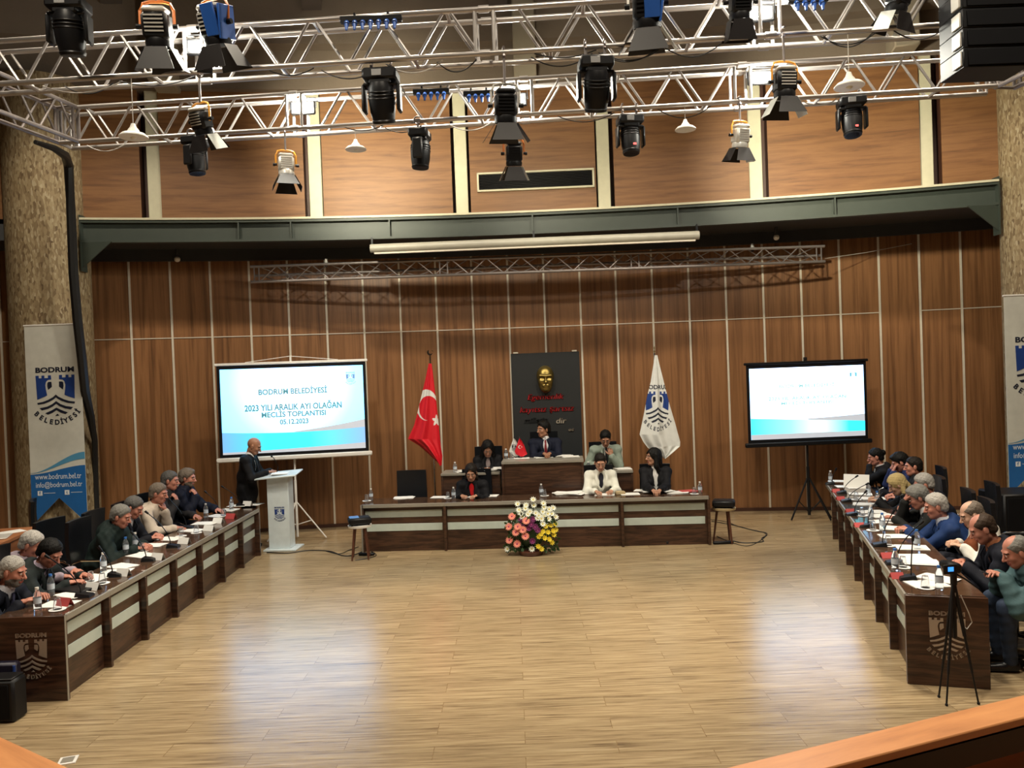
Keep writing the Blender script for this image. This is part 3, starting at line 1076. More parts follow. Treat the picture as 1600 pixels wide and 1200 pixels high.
# detectors under the gallery
for px, py, lb in ((277, 405, 'small white domed camera under the left part of the gallery'), (1213, 371, 'small white domed camera under the right part of the gallery')):
    c = D(px, py, 13.3)
    t = thing('dome_camera', lb, 'security camera', c, 0)
    mb = MB(); mb.ball((0, 0, 0), .05, 14); mb.build('dome', M['white'], t)
    mb = MB(); mb.cyl((0, 0, .0), (0, 0, 4.995 - c[2]), .03, .03, 12); mb.build('mount', M['steeld'], t)
for px, py, x_, lb in ((513, 408, 0, 'small black lamp clamped on the left part of the slim wall truss'), (1172, 388, 0, 'small black lamp clamped on the right part of the slim wall truss')):
    x = D(px, py, 13.5)[0]; y = wall_y(x) - .66
    t = thing('clamp_lamp', lb, 'lamp', (x, y, 4.65), 0)
    mb = MB(); mb.box((0, 0, -.02), (.04, .04, .06), None, 0, .004); mb.build('clamp', M['blackm'], t)
    mb = MB(); mb.lathe([(.001, .09), (.02, .09), (.03, .04), (.035, .02)], (0, 0, 0), 12); mb.build('lamp_head', M['silver'], t)

# roller screen casing under the beam
a, b = D(579, 387, 12.72), D(1092, 369, 12.6)
zc = (a[2] + b[2]) / 2
t = thing('roller_screen', 'long off-white roller screen casing hanging under the steel beam', 'projection screen', ((a[0] + b[0]) / 2, (a[1] + b[1]) / 2, zc), math.atan2(b[1] - a[1], b[0] - a[0]))
Lr = math.hypot(b[0] - a[0], b[1] - a[1])
mb = MB(); mb.cyl((-Lr / 2, 0, 0), (Lr / 2, 0, 0), .07, n=20); mb.box((0, .04, .03), (Lr, .06, .09), None, 0, .01); mb.build('casing', M['casing'], t)
mb = MB(); mb.box((0, -.02, -.085), (Lr - .12, .03, .03), None, 0, .006); mb.build('bottom_bar', M['strip'], t)
for x in (-Lr / 2 + .02, Lr / 2 - .02, 0):
    mb = MB(); mb.box((x, .05, (4.95 - zc) / 2 + .04), (.03, .03, 4.95 - zc - .03)); mb.build('bracket', M['blackm'], t)
# ------------------------------------------------------------------ desks
def band_desk(L, o, rz, label, group, end0=False, end1=False, ntop=.73, dep=.6, em=None):
    """desk module: local x along the row, y=0 the public side"""
    t = thing('council_desk', label, 'desk', o, rz, group)
    mb = MB(); mb.span((0, .022, ntop - .03), (L, dep, ntop), 0, .004); mb.build('desktop', M['desktop'], t)
    mb = MB(); mb.span((0, 0, ntop - .055), (L, .02, ntop - .001), 0, .003); mb.build('top_edge', M['edge'], t)
    mb = MB(); mb.span((.02, .075, .0), (L - .02, .095, ntop - .032)); mb.build('front_panel', M['desk'], t)
    for z0, z1 in ((.52, .625), (.31, .42)):
        mb = MB(); mb.span((.03, .068, z0), (L - .05, .0748, z1), 0, .002); mb.build('light_band', M['band'], t)
    mb = MB(); mb.span((L - .02, .004, 0), (L + .0195, dep - .03, ntop - .032), 0, .003); mb.build('side_panel', M['desk'], t)
    if end0:
        mb = MB(); mb.span((-.02, .0, 0), (.0195, dep, ntop - .001), 0, .003)
        s = mb.build('end_panel', M['desk'], t)
        mb = MB(); mb.span((-.022, -.003, 0), (.0, .002, ntop)); mb.build('edge_trim', M['edge'], s)
    return t


SEATS = {}
# left row: runs along +Y at x = -3.90
ordinal = ['first', 'second', 'third', 'fourth', 'fifth', 'sixth', 'seventh', 'eighth']
LO, LDIR = Vector((-3.89, 6.60, 0)), Vector((-.011, 1, 0)).normalized()
LN = Vector((-LDIR.y, LDIR.x, 0)); Lrz = math.atan2(LDIR.y, LDIR.x)
LP = .752
for k in range(7):
    t = band_desk(LP, LO + LDIR * LP * k, Lrz, '%s desk of the left row from the viewer%s' % (ordinal[k], ', metal emblem on its end' if k == 0 else ''), 'desks of the left row', end0=(k == 0))
    if k == 0:
        s = t
        mb = MB()
        cx, cz = .60 * .33, .0
        p = D(51, 1010, LO.y)        # where the emblem sits on the end panel
        cu = -(LO.x - p[0]); cv = p[2]
        emblem(mb, -(LO.x - D(51.5, 998, 6.6)[0]), D(51.5, 998, 6.6)[2], .262, lambda u, v, d: (-.0215 - d, -u, v), (0, 0, 0), .004)
        mb.build('emblem', M['emetal'], t, label='brushed metal castle and wave emblem with town lettering')
# right row: from the far end towards the viewer
RN0, RF = Vector((3.15, 6.33, 0)), Vector((4.93, 12.30, 0))
RL = (RN0 - RF).length; RD = (RN0 - RF).normalized(); RRz = math.atan2(RD.y, RD.x)
RP = RL / 8
for k in range(8):
    t = band_desk(RP, RF + RD * RP * k, RRz, '%s desk of the right row from the viewer%s' % (ordinal[7 - k], ', metal emblem on its end' if k == 7 else ''), 'desks of the right row')
    if k == 7:
        mb = MB(); mb.span((RP + .0205, .0, 0), (RP + .045, .6, .729), 0, .003); s = mb.build('end_panel', M['desk'], t)
        mb = MB()
        # image of the panel: u runs right
        pc = D(1474, 968, 6.32)
        uu = (Vector(pc) - RN0).length * .62
        emblem(mb, 0.30, .556, .262, lambda u, v, d: (RP + .0465 + d, u, v), (0, 0, 0), .004)
        mb.build('emblem', M['emetal'], t, label='brushed metal castle and wave emblem with town lettering')
# front row: three units
CO = Vector((-2.36, 11.79, 0)); CE = Vector((2.85, 11.45, 0)); CD = (CE - CO).normalized(); Crz = math.atan2(CD.y, CD.x); CLn = (CE - CO).length
xs = [0, .243 * CLn, .755 * CLn, CLn]
for k, nm in enumerate(('left', 'wide middle', 'right')):
    band_desk(xs[k + 1] - xs[k], CO + CD * xs[k], Crz, '%s unit of the striped desk facing the hall below the podium' % nm, 'units of the front desk', end0=(k == 0), ntop=.735)


def cpt(s, o, z=.735):
    return CO + CD * s + Vector((-CD.y, CD.x, 0)) * o + Vector((0, 0, z))


def lpt(s, o, z=.73):
    return LO + LDIR * s + LN * o + Vector((0, 0, z))


RDn = -RD; RNn = Vector((-RD.y, RD.x, 0))     # RNn points away from the aisle


def rpt(s, o, z=.73):                           # s from the near end
    return RN0 + RDn * s + RNn * o + Vector((0, 0, z))


# platforms and podium
mb = MB(); mb.span((-1.75, 12.50, 0), (2.7, 14.0, .28), 0, .005)
mb.build('platform', M['desk'], label='low dark platform behind the front desk carrying the podium', cat='platform')
mb = MB(); mb.span((-.35, 12.98, .2805), (1.25, 14.0, .5), 0, .005)
mb.build('platform', M['desk'], label='small upper step under the chair of the man with the red tie', cat='platform')
pl, pr = D(783, 722, 12.42), D(912, 716, 12.36)
zp = (pl[2] + pr[2]) / 2 - .01
t = thing('podium_desk', 'tall dark wooden podium desk behind the front desk at the centre', 'desk', ((pl[0] + pr[0]) / 2, 12.42, 0), Crz)
pw = pr[0] - pl[0]
mb = MB(); mb.span((-pw / 2, 0, zp - .045), (pw / 2, .55, zp), 0, .004); mb.build('desktop', M['edge'], t)
mb = MB(); mb.span((-pw / 2 + .02, .03, .285), (pw / 2 - .02, .055, zp - .046)); mb.build('front_panel', M['desk'], t)
for x in (-1, 1):
    mb = MB(); mb.span((x * pw / 2, .0, .285), (x * (pw / 2 - .035), .54, zp - .047), 0, .003); mb.build('side_panel', M['desk'], t)
POD = t
for (px0, px1, py, side, who) in ((688, 781, 739, 'left', 'woman in black'), (916, 989, 736, 'right', 'man in the pale grey-green jacket')):
    a, b = D(px0, py, 12.62), D(px1, py, 12.62)
    zt_ = D((px0 + px1) / 2, py, 12.62)[2]
    t = thing('side_desk', 'dark wooden side desk %s of the podium before the %s' % (side, who), 'desk', ((a[0] + b[0]) / 2, 12.62, 0), Crz)
    w_ = b[0] - a[0]
    mb = MB(); mb.span((-w_ / 2, 0, zt_ - .04), (w_ / 2, .5, zt_), 0, .004); mb.build('desktop', M['edge'], t)
    mb = MB(); mb.span((-w_ / 2 + .02, .03, .285), (w_ / 2 - .02, .05, zt_ - .041)); mb.build('front_panel', M['desk'], t)
    for x in (-1, 1):
        mb = MB(); mb.span((x * w_ / 2, .01, .285), (x * (w_ / 2 - .03), .48, zt_ - .042), 0, .003); mb.build('side_panel', M['desk'], t)
    if side == 'left': ZSL, SLX = zt_, (a[0], b[0])
    else: ZSR, SRX = zt_, (a[0], b[0])

# ------------------------------------------------------------------ screens
def slide_mat(name, stops_top, w, h, teal, mid):
    m = bpy.data.materials.new(name); m.use_nodes = True
    nt = m.node_tree; L = nt.links
    b = nt.nodes['Principled BSDF']; b.inputs['Base Color'].default_value = (.3, .3, .3, 1); b.inputs['Roughness'].default_value = .8
    tc = nt.nodes.new('ShaderNodeTexCoord'); sp = nt.nodes.new('ShaderNodeSeparateXYZ'); L.new(tc.outputs['Object'], sp.inputs[0])
    # soft radial slide background
    mp = nt.nodes.new('ShaderNodeMapping'); mp.inputs['Location'].default_value = (0, 0, -.32 * h / (w * .75)); mp.inputs['Scale'].default_value = (1 / (w * .75),) * 3
    gr = nt.nodes.new('ShaderNodeTexGradient'); gr.gradient_type = 'SPHERICAL'
    L.new(tc.outputs['Object'], mp.inputs['Vector']); L.new(mp.outputs['Vector'], gr.inputs['Vector'])
    r = ramp(nt, stops_top); L.new(gr.outputs['Fac'], r.inputs['Fac'])
    L.new(r.outputs['Color'], b.inputs['Emission Color']); b.inputs['Emission Strength'].default_value = 4.6
    return m


M['slide'] = slide_mat('slide_background', [(0, (.045, .28, .62)), (.4, (.10, .42, .80)), (.95, (.40, .62, 1.0))], 2.3, 1.35, 0, 0)
M['slide2'] = slide_mat('slide_background_pale', [(0, (.12, .42, .75)), (.4, (.34, .58, .95)), (.7, (.60, .72, 1.0))], 2.0, 1.3, 0, 0)


def emis_ramp(name, stops, w, es=1.0):
    m = bpy.data.materials.new(name); m.use_nodes = True
    nt = m.node_tree; L = nt.links
    b = nt.nodes['Principled BSDF']; b.inputs['Base Color'].default_value = (.1, .1, .1, 1); b.inputs['Roughness'].default_value = .8
    tc = nt.nodes.new('ShaderNodeTexCoord'); sp = nt.nodes.new('ShaderNodeSeparateXYZ'); L.new(tc.outputs['Object'], sp.inputs[0])
    mr = nt.nodes.new('ShaderNodeMapRange'); mr.inputs['From Min'].default_value = -w / 2; mr.inputs['From Max'].default_value = w / 2
    L.new(sp.outputs['X'], mr.inputs['Value']); r = ramp(nt, stops); L.new(mr.outputs['Result'], r.inputs['Fac'])
    L.new(r.outputs['Color'], b.inputs['Emission Color']); b.inputs['Emission Strength'].default_value = es
    return m


M['swave'] = emis_ramp('slide_wave', [(0, (.14, .42, .80)), (.3, (.0, .75, .95)), (.6, (0, .86, 1)), (1, (.22, .46, .86))], 2.3, 1.3)
M['swave2'] = emis_ramp('slide_wave_pale', [(0, (0, .62, .88)), (.35, (.25, .9, 1)), (.6, (.75, 1, 1)), (.85, (0, .95, 1)), (1, (0, .8, 1))], 2.0, 1.6)
M['sgrey'] = mat('slide_grey', (.3, .3, .3), .8, emis=(.42, .45, .50), es=1)
M['stext'] = mat('slide_text', (.1, .2, .2), .8, emis=(.04, .24, .30), es=.7)
M['stext2'] = mat('slide_text_pale', (.1, .2, .2), .8, emis=(.25, .60, .62), es=1)
M['slogo'] = mat('slide_logo', (.1, .1, .2), .8, emis=(.16, .36, .62), es=.9)
M['slogo2'] = mat('slide_logo_teal', (.1, .1, .2), .8, emis=(.08, .55, .72), es=.9)


def screen(tl, tr, bl, br, Yl, Yr, black, label, slide, wave, textm, logom, dim):
    a, b, c, d_ = Vector(D(*tl, Yl)), Vector(D(*tr, Yr)), Vector(D(*bl, Yl)), Vector(D(*br, Yr))
    top = (a.z + b.z) / 2; bot = (c.z + d_.z) / 2
    o = Vector(((a.x + b.x + c.x + d_.x) / 4, (Yl + Yr) / 2, 0)); rz = math.atan2(Yr - Yl, ((b.x - a.x) + (d_.x - c.x)) / 2)
    W = math.hypot(Yr - Yl, ((b.x - a.x) + (d_.x - c.x)) / 2); H = top - bot; zc = (top + bot) / 2
    t = thing('projection_screen', label, 'projection screen', o, rz)
    fr = M['black'] if black else M['white']
    mb = MB(); mb.box((0, .0, zc), (W - .02, .006, H)); mb.build('border', M['black'], t)
    sw, sh = W - .12, H - .12
    # picture: its own origin at the picture centre
    mb = MB(); mb.box((0, 0, 0), (sw, .004, sh)); pic = mb.build('picture', M[slide], t, loc=(0, -.0055, zc), label='glowing projected slide')
    yb = lambda u: -sh * .20 if True else 0
    # wave band and grey sliver
    def curve(y0, y1, y2, n=16):
        return [(-sw / 2 + sw * k / n, (1 - k / n) ** 2 * y0 + 2 * (k / n) * (1 - k / n) * y1 + (k / n) ** 2 * y2) for k in range(n + 1)]
    f = lambda yy: (lambda u, v, d: (u, yy - d, v))
    if dim == 0:
        up = curve(-sh * .24, -sh * .30, -sh * .245); lo = curve(-sh * .475, -sh * .47, -sh * .43); gup = curve(-sh * .30, -sh * .30, -sh * .15)
    else:
        up = curve(-sh * .20, -sh * .245, -sh * .29); lo = curve(-sh * .43, -sh * .43, -sh * .43); gup = curve(-sh * .23, -sh * .245, -sh * .19)
    mb = MB()
    n = len(up)
    def strip(A, B, y, m):
        vs = [(p[0], y, p[1]) for p in A] + [(p[0], y, p[1]) for p in B]
        mb.add(vs, [(i, i + 1, n + i + 1, n + i) for i in range(n - 1)], m)
    strip(up, [(u, -sh / 2) for u, v in up], -.0030, 0)
    strip(gup[n // 2:] + gup[-1:] * (n // 2), up[n // 2:] + up[-1:] * (n // 2), -.0028, 1)
    strip(lo, [(u, -sh / 2) for u, v in lo], -.0036, 1)
    mb.build('slide_wave', [M[wave], M['sgrey']], pic)
    mb = MB(); F_ = f(-.0034)
    k = sw / 2.2
    if dim == 0:
        rows = [('BODRUM BELEDİYESİ', .215, .48, .062), ('2023 YILI ARALIK AYI OLAĞAN', .03, .68, .068), ('MECLİS TOPLANTISI', -.055, .45, .058), ('05.12.2023', -.145, .20, .055)]
    else:
        rows = [('BODRUM BELEDİYESİ', .235, .48, .045), ('2023 YILI ARALIK AYI OLAĞAN', .065, .68, .045), ('MECLİS TOPLANTISI', -.005, .46, .040)]
    for s_, v, wf, hh in rows:
        put_text(mb, s_, 0, v * sh, hh * sh * 1.05, F_, 0, width=wf * sw, bold=.03)
    mb.build('slide_text', M[textm], pic)
    mb = MB(); emblem(mb, sw * .41, sh * .40, sw * .062, F_, (0, 0, 0), .0005); mb.build('slide_emblem', M[logom], pic)
    # bars
    mb = MB(); mb.box((0, .0, top + .02), (W + .05, .045, .045), None, 0, .01); mb.build('top_bar', fr, t)
    mb = MB(); mb.box((0, -.01, bot - .03), (W + .09, .07, .075), None, 0, .015); mb.build('bottom_case', fr, t)
    return t, o, rz, W, top, bot


t, o, rz, W, top, bot = screen((338, 574), (571, 563), (342, 718), (578, 704), 12.72, 13.12, False,
                               'large white projection screen with a blue slide behind the man at the lectern', 'slide', 'swave', 'stext', 'slogo', 0)
wt = M['white']
mb = MB(); mb.cyl((-.03, .06, .12), (-.03, .06, top + .12), .016, n=10); mb.build('pole', wt, t)
mb = MB(); mb.cyl((-.03, .06, .05), (-.03, .06, 1.0), .022, n=10); mb.build('lower_pole', wt, t)
mb = MB(); mb.tube([(-.75, .0, top + .045), (-.03, .05, top + .13), (.75, .0, top + .045)], .006, 6); mb.build('hanger', wt, t)
for a in (-.3, PI + .3, 1.35 * PI):
    c_, s_ = math.cos(a), math.sin(a)
    f_ = (-.03 + .5 * c_, .06 + .5 * s_ * .6, .02)
    mb = MB(); mb.cyl((-.03 + .02 * c_, .06 + .02 * s_, .62), f_, .012, n=8); mb.cyl((-.03, .06, .25), (-.03 + .26 * c_, .06 + .26 * s_ * .6, .32), .008, n=6)
    mb.build('leg', wt, t)
t, o, rz, W, top, bot = screen((1165, 571.5), (1353, 564), (1168, 692), (1358, 687), 12.95, 13.05, True,
                               'black-framed projection screen with a pale slide on the right side', 'slide2', 'swave2', 'stext2', 'slogo2', 1)
bk = M['blackm']
mb = MB(); mb.cyl((0, .06, .1), (0, .06, top + .09), .018, n=10); mb.cyl((0, .06, .08), (0, .06, .9), .026, n=10); mb.build('pole', bk, t)
mb = MB(); mb.box((0, .03, top + .075), (.04, .07, .06), None, 0, .006); mb.build('hook', bk, t)
for a in (PI + .25, -.1, 1.75 * PI):
    c_, s_ = math.cos(a), math.sin(a)
    mb = MB(); mb.cyl((.02 * c_, .06 + .02 * s_, .70), (.36 * c_, .06 + .36 * s_, .02), .015, n=8); mb.cyl((0, .06, .12), (.2 * c_, .06 + .2 * s_, .33), .009, n=6)
    mb.build('leg', bk, t)

# ------------------------------------------------------------------ lectern
lb = Vector(G(436, 862)); lb.y += .2
t = thing('lectern', 'pale frosted lectern with a blue town emblem beside the left desk row', 'lectern', (lb.x, lb.y, 0), -.06)
mb = MB(); mb.box((0.02, 0, .015), (.52, .42, .03), None, 0, .006); mb.build('base', M['acryl'], t)
mb = MB()
lw = .17
mb.box((.0, -.12, .59), (2 * lw, .02, 1.12), None, 0, .004); mb.build('front_panel', M['acryl'], t)
for x in (-1, 1):
    mb = MB(); mb.box((x * (lw - .01), 0, .59), (.02, .219, 1.12), None, 0, .004); mb.build('side_panel', M['acryl'], t)
mb = MB(); mb.box((-.03, -.02, 1.185), (.70, .42, .025), rotm(rx=.12, ry=-.07), 0, .008); mb.build('reading_board', M['acryl'], t)
mb = MB(); emblem(mb, 0.02, .66, .155, lambda u, v, d: (u, -.131 - d, v), (0, 0, 0), .002)
mb.build('emblem', M['eblue'], t, label='blue castle emblem')
mb = MB(); mb.tube([(-.08, .08, 1.19), (-.06, .1, 1.3), (-.12, .12, 1.42), (-.16, .13, 1.46)], .006, 6); mb.ball((-.17, .132, 1.465), .018, 8); mb.build('microphone', M['black'], t)
LECT = Vector((lb.x, lb.y, 0))
mb = MB(); mb.box((0, 0, .006), (.26, .19, .01), rotm(rx=.05))
mb.build('paper_sheet', M['paper'], loc=(lb.x + .02, lb.y - .05, 1.205), rz=.1, label='white paper lying on the pale lectern', cat='paper')

# ------------------------------------------------------------------ flags
def flag(Y, top, right, left, px_tip, label, colfn, mats, finial, base_px, foot_z=0.0):
    """draped flag; outlines are lists of (px, py) down each side"""
    ny, nx_ = 330, 120
    def interp(pts, q):
        ys = [p[1] for p in pts]; xs_ = [p[0] for p in pts]
        return np.interp(q, ys, xs_)
    y0, y1 = top[1], px_tip[1]
    P2 = np.zeros((ny + 1, nx_ + 1, 2)); V = []
    cen = D((left[-1][0] + right[-1][0]) / 2, y1, Y)
    for j in range(ny + 1):
        q = y0 + (y1 - y0) * j / ny
        l_, r_ = interp(left, q), interp(right, q)
        for i in range(nx_ + 1):
            u = i / nx_; px = l_ + (r_ - l_) * u
            P2[j, i] = (px, q)
            amp = .005 + .035 * j / ny
            dy = amp * (math.sin(u * 9.5 + .6 + .4 * j / ny) + .5 * math.sin(u * 21 + 1.2)) - .06 * math.sin(PI * u) * (j / ny) ** .6
            p = D(px, q, Y); V.append((p[0], p[1] + dy, p[2]))
    fs, ms = [], []
    cpx = (P2[:-1, :-1] + P2[1:, 1:]) / 2
    cols = colfn(cpx.reshape(-1, 2)).reshape(ny, nx_)
    for j in range(ny):
        for i in range(nx_):
            a = j * (nx_ + 1) + i
            fs.append((a, a + 1, a + nx_ + 2, a + nx_ + 1)); ms.append(int(cols[j, i]))
    ft = D(*base_px, Y); tp = D(*finial, Y)
    t = thing('flag', label, 'flag', (tp[0] + .0, Y + .09, foot_z))
    x0 = tp[0]
    mb = MB(); mb.add([(v[0] - x0, v[1] - Y - .09, v[2] - foot_z) for v in V], fs, ms)
    # a back layer gives the cloth its thickness and fold
    cl = mb.build('flag_cloth', mats, t)
    so = cl.modifiers.new('thickness', 'SOLIDIFY'); so.thickness = .006; so.offset = 1
    mb = MB(); mb.cyl((0, .0, .03), (0, 0, tp[2] - .03 - foot_z), .014, n=10); mb.build('pole', M['chrome'] if foot_z == 0 else M['chrome'], t)
    mb = MB(); mb.lathe([(.16, 0), (.16, .02), (.05, .035), (.025, .08), (.015, .1)], (0, 0, 0), 20); mb.build('base', M['chrome'], t)
    return t, tp


def tr_col(p):
    out = np.zeros(len(p), int)
    dx, dy = (p[:, 0] - 666.5), (p[:, 1] - 632.5)
    o1 = (dx / 17) ** 2 + (dy / 24) ** 2 < 1
    dx2, dy2 = (p[:, 0] - 669.5), (p[:, 1] - 637.5)
    o2 = (dx2 / 15) ** 2 + (dy2 / 19) ** 2 < 1
    out[o1 & ~o2] = 1
    # five-pointed star near the right edge
    ang = np.arctan2(p[:, 1] - 657, (p[:, 0] - 682) * 1.35); rad = np.hypot((p[:, 0] - 682) * 1.35, p[:, 1] - 657)
    k = (ang + PI / 2 + PI * 2) % (2 * PI / 5); k = np.minimum(k, 2 * PI / 5 - k)
    rs = 9.5 * .42 / np.cos(np.clip(PI / 5 - k, -1, 1)) ; rs = 9.5 * (1 - k / (PI / 5) * .60)
    out[rad < rs] = 1
    return out


t, tp = flag(13.25, (672, 568), [(674, 568), (677, 590), (680, 615), (683, 640), (686, 670), (689, 700), (691, 712), (690, 727)],
             [(670, 568), (664, 595), (658, 620), (652, 645), (647, 664), (637, 686), (655, 697), (672, 712), (688, 727)], (688, 727),
             'red draped flag with a white crescent and star standing left of the podium', tr_col, [M['red'], M['wcloth']], (671, 556), (687, 775))
mb = MB()
z = tp[2]
cr = [(.05 * math.cos(a) + 0, .05 * math.sin(a)) for a in np.linspace(-4.0, .9, 16)] + [(.015 + .038 * math.cos(a), .012 + .038 * math.sin(a)) for a in np.linspace(.8, -3.9, 16)]
mb.plate(cr, lambda u, v, d: (u, d, z + .06 + v), .01); mb.cyl((0, 0, z - .04), (0, 0, z + .02), .012, n=8)
mb.build('finial', M['chrome'], t, label='chrome crescent finial')
_tr, _mi = to_tris(lambda mb: emblem(mb, 1027, -611.7, 38.5, lambda u, v, d: (u, v, d), (1, 2, 1), .0, sx=1.0))


def white_col(p):
    # the cloth is folded, so the print looks narrower than it is
    q = np.stack([1027 + (p[:, 0] - 1027) / .93, -(611.7 + (p[:, 1] - 611.7) * .80)], 1)
    return raster(q, _tr, _mi, 0)


t, tp = flag(13.25, (1025, 555), [(1026.5, 555), (1031, 573), (1037, 597), (1046, 633), (1054, 660), (1062, 690), (1061.7, 697), (1050, 707), (1039, 716)],
             [(1023.5, 555), (1020, 578), (1017, 597), (1011, 622), (1008, 640), (1004, 660), (1000, 679), (1006, 691), (1013, 700), (1025, 707), (1037, 716)], (1038, 716),
             'white draped flag printed with the town emblem standing right of the podium', white_col, [M['wcloth'], M['navy'], M['eblue']], (1024, 549), (1030, 790))
mb = MB(); mb.lathe([(.001, .10), (.012, .06), (.006, .03), (.016, .0), (.006, -.03)], (0, 0, tp[2]), 10); mb.build('finial', M['gold'], t)

# ------------------------------------------------------------------ memorial board
bl_, br_ = D(798, 553, 14.0), D(906, 548, 14.0)
bx0, bx1 = bl_[0], br_[0]
bt = (bl_[2] + br_[2]) / 2
ym = wall_y((bx0 + bx1) / 2) - .08
t = thing('wall_board', 'tall black board with a golden face mask and red lettering behind the podium', 'board', ((bx0 + bx1) / 2, ym, 0), 0)
bw = bx1 - bx0
mb = MB(); mb.span((-bw / 2, 0, .505), (bw / 2, .03, bt), 0, .004); mb.build('panel', M['board'], t)
for x in (-bw / 2 + .09, bw / 2 - .09):
    mb = MB(); mb.box((x, -.005, bt + .012), (.09, .03, .03), None, 0, .004); mb.build('bracket', M['strip'], t)
pc = D(852, 592, ym)
FX, FZ = pc[0] - (bx0 + bx1) / 2, pc[2]
BF = lambda u, v, d: (u, -.004 - d, v)
mb = MB()
for s_, px, py, hh, wpx in (('Egemenlik', 853, 620, .10, 56), ('kayıtsız şartsız', 855, 639, .105, 84)):
    p = D(px, py, ym); wd_ = D(px + wpx / 2, py, ym)[0] - D(px - wpx / 2, py, ym)[0]
    put_text(mb, s_, p[0] - t.location.x, p[2], hh, BF, 0, width=wd_, shear=.25, rot=0, bold=.012, depth=.015)
mb.build('lettering', M['redtext'], t, label='red lettering')
mb = MB()
for s_, px, py, hh, wpx in (('milletin', 838, 657, .09, 36), ('dir', 877, 657.5, .10, 16), ('es', 892.5, 671, .06, 9)):
    p = D(px, py, ym); wd_ = D(px + wpx / 2, py, ym)[0] - D(px - wpx / 2, py, ym)[0]
    put_text(mb, s_, p[0] - t.location.x, p[2], hh, BF, 0 if s_ != 'milletin' else 1, width=wd_, shear=.25, bold=.015, depth=.015)
mb.build('lettering', [M['silvertext'], M['board']], t, label='silver lettering')
MASK = (t, FX, FZ)

# ------------------------------------------------------------------ banners on the columns
def column_banner(x0, x1, Y, zt_, zb_, side):
    w_ = x1 - x0; H = zt_ - zb_
    t = thing('town_banner', 'long white and blue vinyl town banner hanging on the %s stone column' % side, 'banner', ((x0 + x1) / 2, Y, 0), 0)
    def f(yy): return lambda u, v, d: (u, yy - d, v)
    notch = zb_ + .42
    zw0, zw1, zw2 = zt_ - H * .735, zt_ - H * .715, zt_ - H * .665
    mb = MB()
    mb.plate([(-w_ / 2, zt_), (-w_ / 2, zb_ + .02), (0, notch), (w_ / 2, zb_), (w_ / 2, zt_)], f(0), .006, 0)
    mb.build('sheet', M['banner'], t)
    n = 18
    def wave(off, amp):
        out = []
        for k in range(n + 1):
            u = k / n
            out.append((-w_ / 2 + w_ * u, zw0 + off + amp * (u ** 2 * (3 - 2 * u))))
        return out
    mb = MB()
    A = wave(-.02, .12)
    for k in range(n):
        u0, u1 = A[k], A[k + 1]
        def low(x):
            return zb_ + .02 + (notch - zb_ - .02) * (1 - abs(x) / (w_ / 2))
        mb.add([(u0[0], -.0085, low(u0[0])), (u1[0], -.0085, low(u1[0])), (u1[0], -.0085, u1[1]), (u0[0], -.0085, u0[1])], [(0, 1, 2, 3)], 0)
    B = wave(.0, .30); B2 = wave(-.005, .20)
    for k in range(n):
        mb.add([(B2[k][0], -.009, B2[k][1]), (B2[k + 1][0], -.009, B2[k + 1][1]), (B[k + 1][0], -.009, B[k + 1][1]), (B[k][0], -.009, B[k][1])], [(0, 1, 2, 3)], 1)
    mb.build('print', [M['bannerb'], M['bannerc']], t, label='blue wave print')
    mb = MB(); emblem(mb, 0.02, zt_ - H * .250, w_ * .70, f(-.007), (0, 1, 0), .002)
    mb.build('emblem', [M['navy'], M['eblue']], t, label='dark blue castle emblem')
    mb = MB()
    put_text(mb, 'www.bodrum.bel.tr', 0, zt_ - H * .745 - .03, .085, f(-.0095), 0, width=w_ * .84, bold=.0, rot=0)
    put_text(mb, 'info@bodrum.bel.tr', .01, zt_ - H * .745 - .155, .08, f(-.0095), 0, width=w_ * .84, bold=.0)
    for x in (-w_ * .34, w_ * .15):
        mb.plate([(x - .035, zt_ - H * .745 - .31), (x + .035, zt_ - H * .745 - .31), (x + .035, zt_ - H * .745 - .24), (x - .035, zt_ - H * .745 - .24)], f(-.009), .002, 0)
        mb.plate([(x + .06, zt_ - H * .745 - .28), (x + .23, zt_ - H * .745 - .28), (x + .23, zt_ - H * .745 - .274), (x + .06, zt_ - H * .745 - .274)], f(-.009), .001, 0)
    put_text(mb, 'f', -w_ * .34, zt_ - H * .745 - .275, .05, f(-.0115), 1, bold=.03)
    put_text(mb, 't', w_ * .15, zt_ - H * .745 - .275, .045, f(-.0115), 1, bold=.03)
    mb.build('lettering', [M['whitetext'], M['bannerb']], t, label='white web address lettering')
    mb = MB(); mb.cyl((-w_ / 2 - .01, 0, zt_), (w_ / 2 + .01, 0, zt_), .014, n=8); mb.build('top_rod', M['white'], t)


a, b = D(35, 509, 11.66), D(121.5, 506, 11.66)
zb1 = D(85, 822, 11.66)[2]
column_banner(a[0], b[0], 11.70, (a[2] + b[2]) / 2, zb1, 'left')
a = D(1567, 460, 11.12)
column_banner(a[0] + .02, a[0] + .87, 11.14, a[2] - .02, .62, 'right')

# red sign on the left wall, laptop counter
c = D(2, 736, 13.0)
mb = MB(); mb.box((0, 0, 0), (.3, .02, .2), None, 0, .01)
t = thing('wall_sign', 'small red sign with a white border at the far left edge', 'sign', (c[0] - .08, wall_y(c[0]) - .03, D(2, 736, 13.2)[2]), 0)
mb.build('plate', M['white'], t)
mb = MB(); mb.box((0, -.012, 0), (.28, .006, .18), None, 0, .008); mb.build('face', M['red'], t)

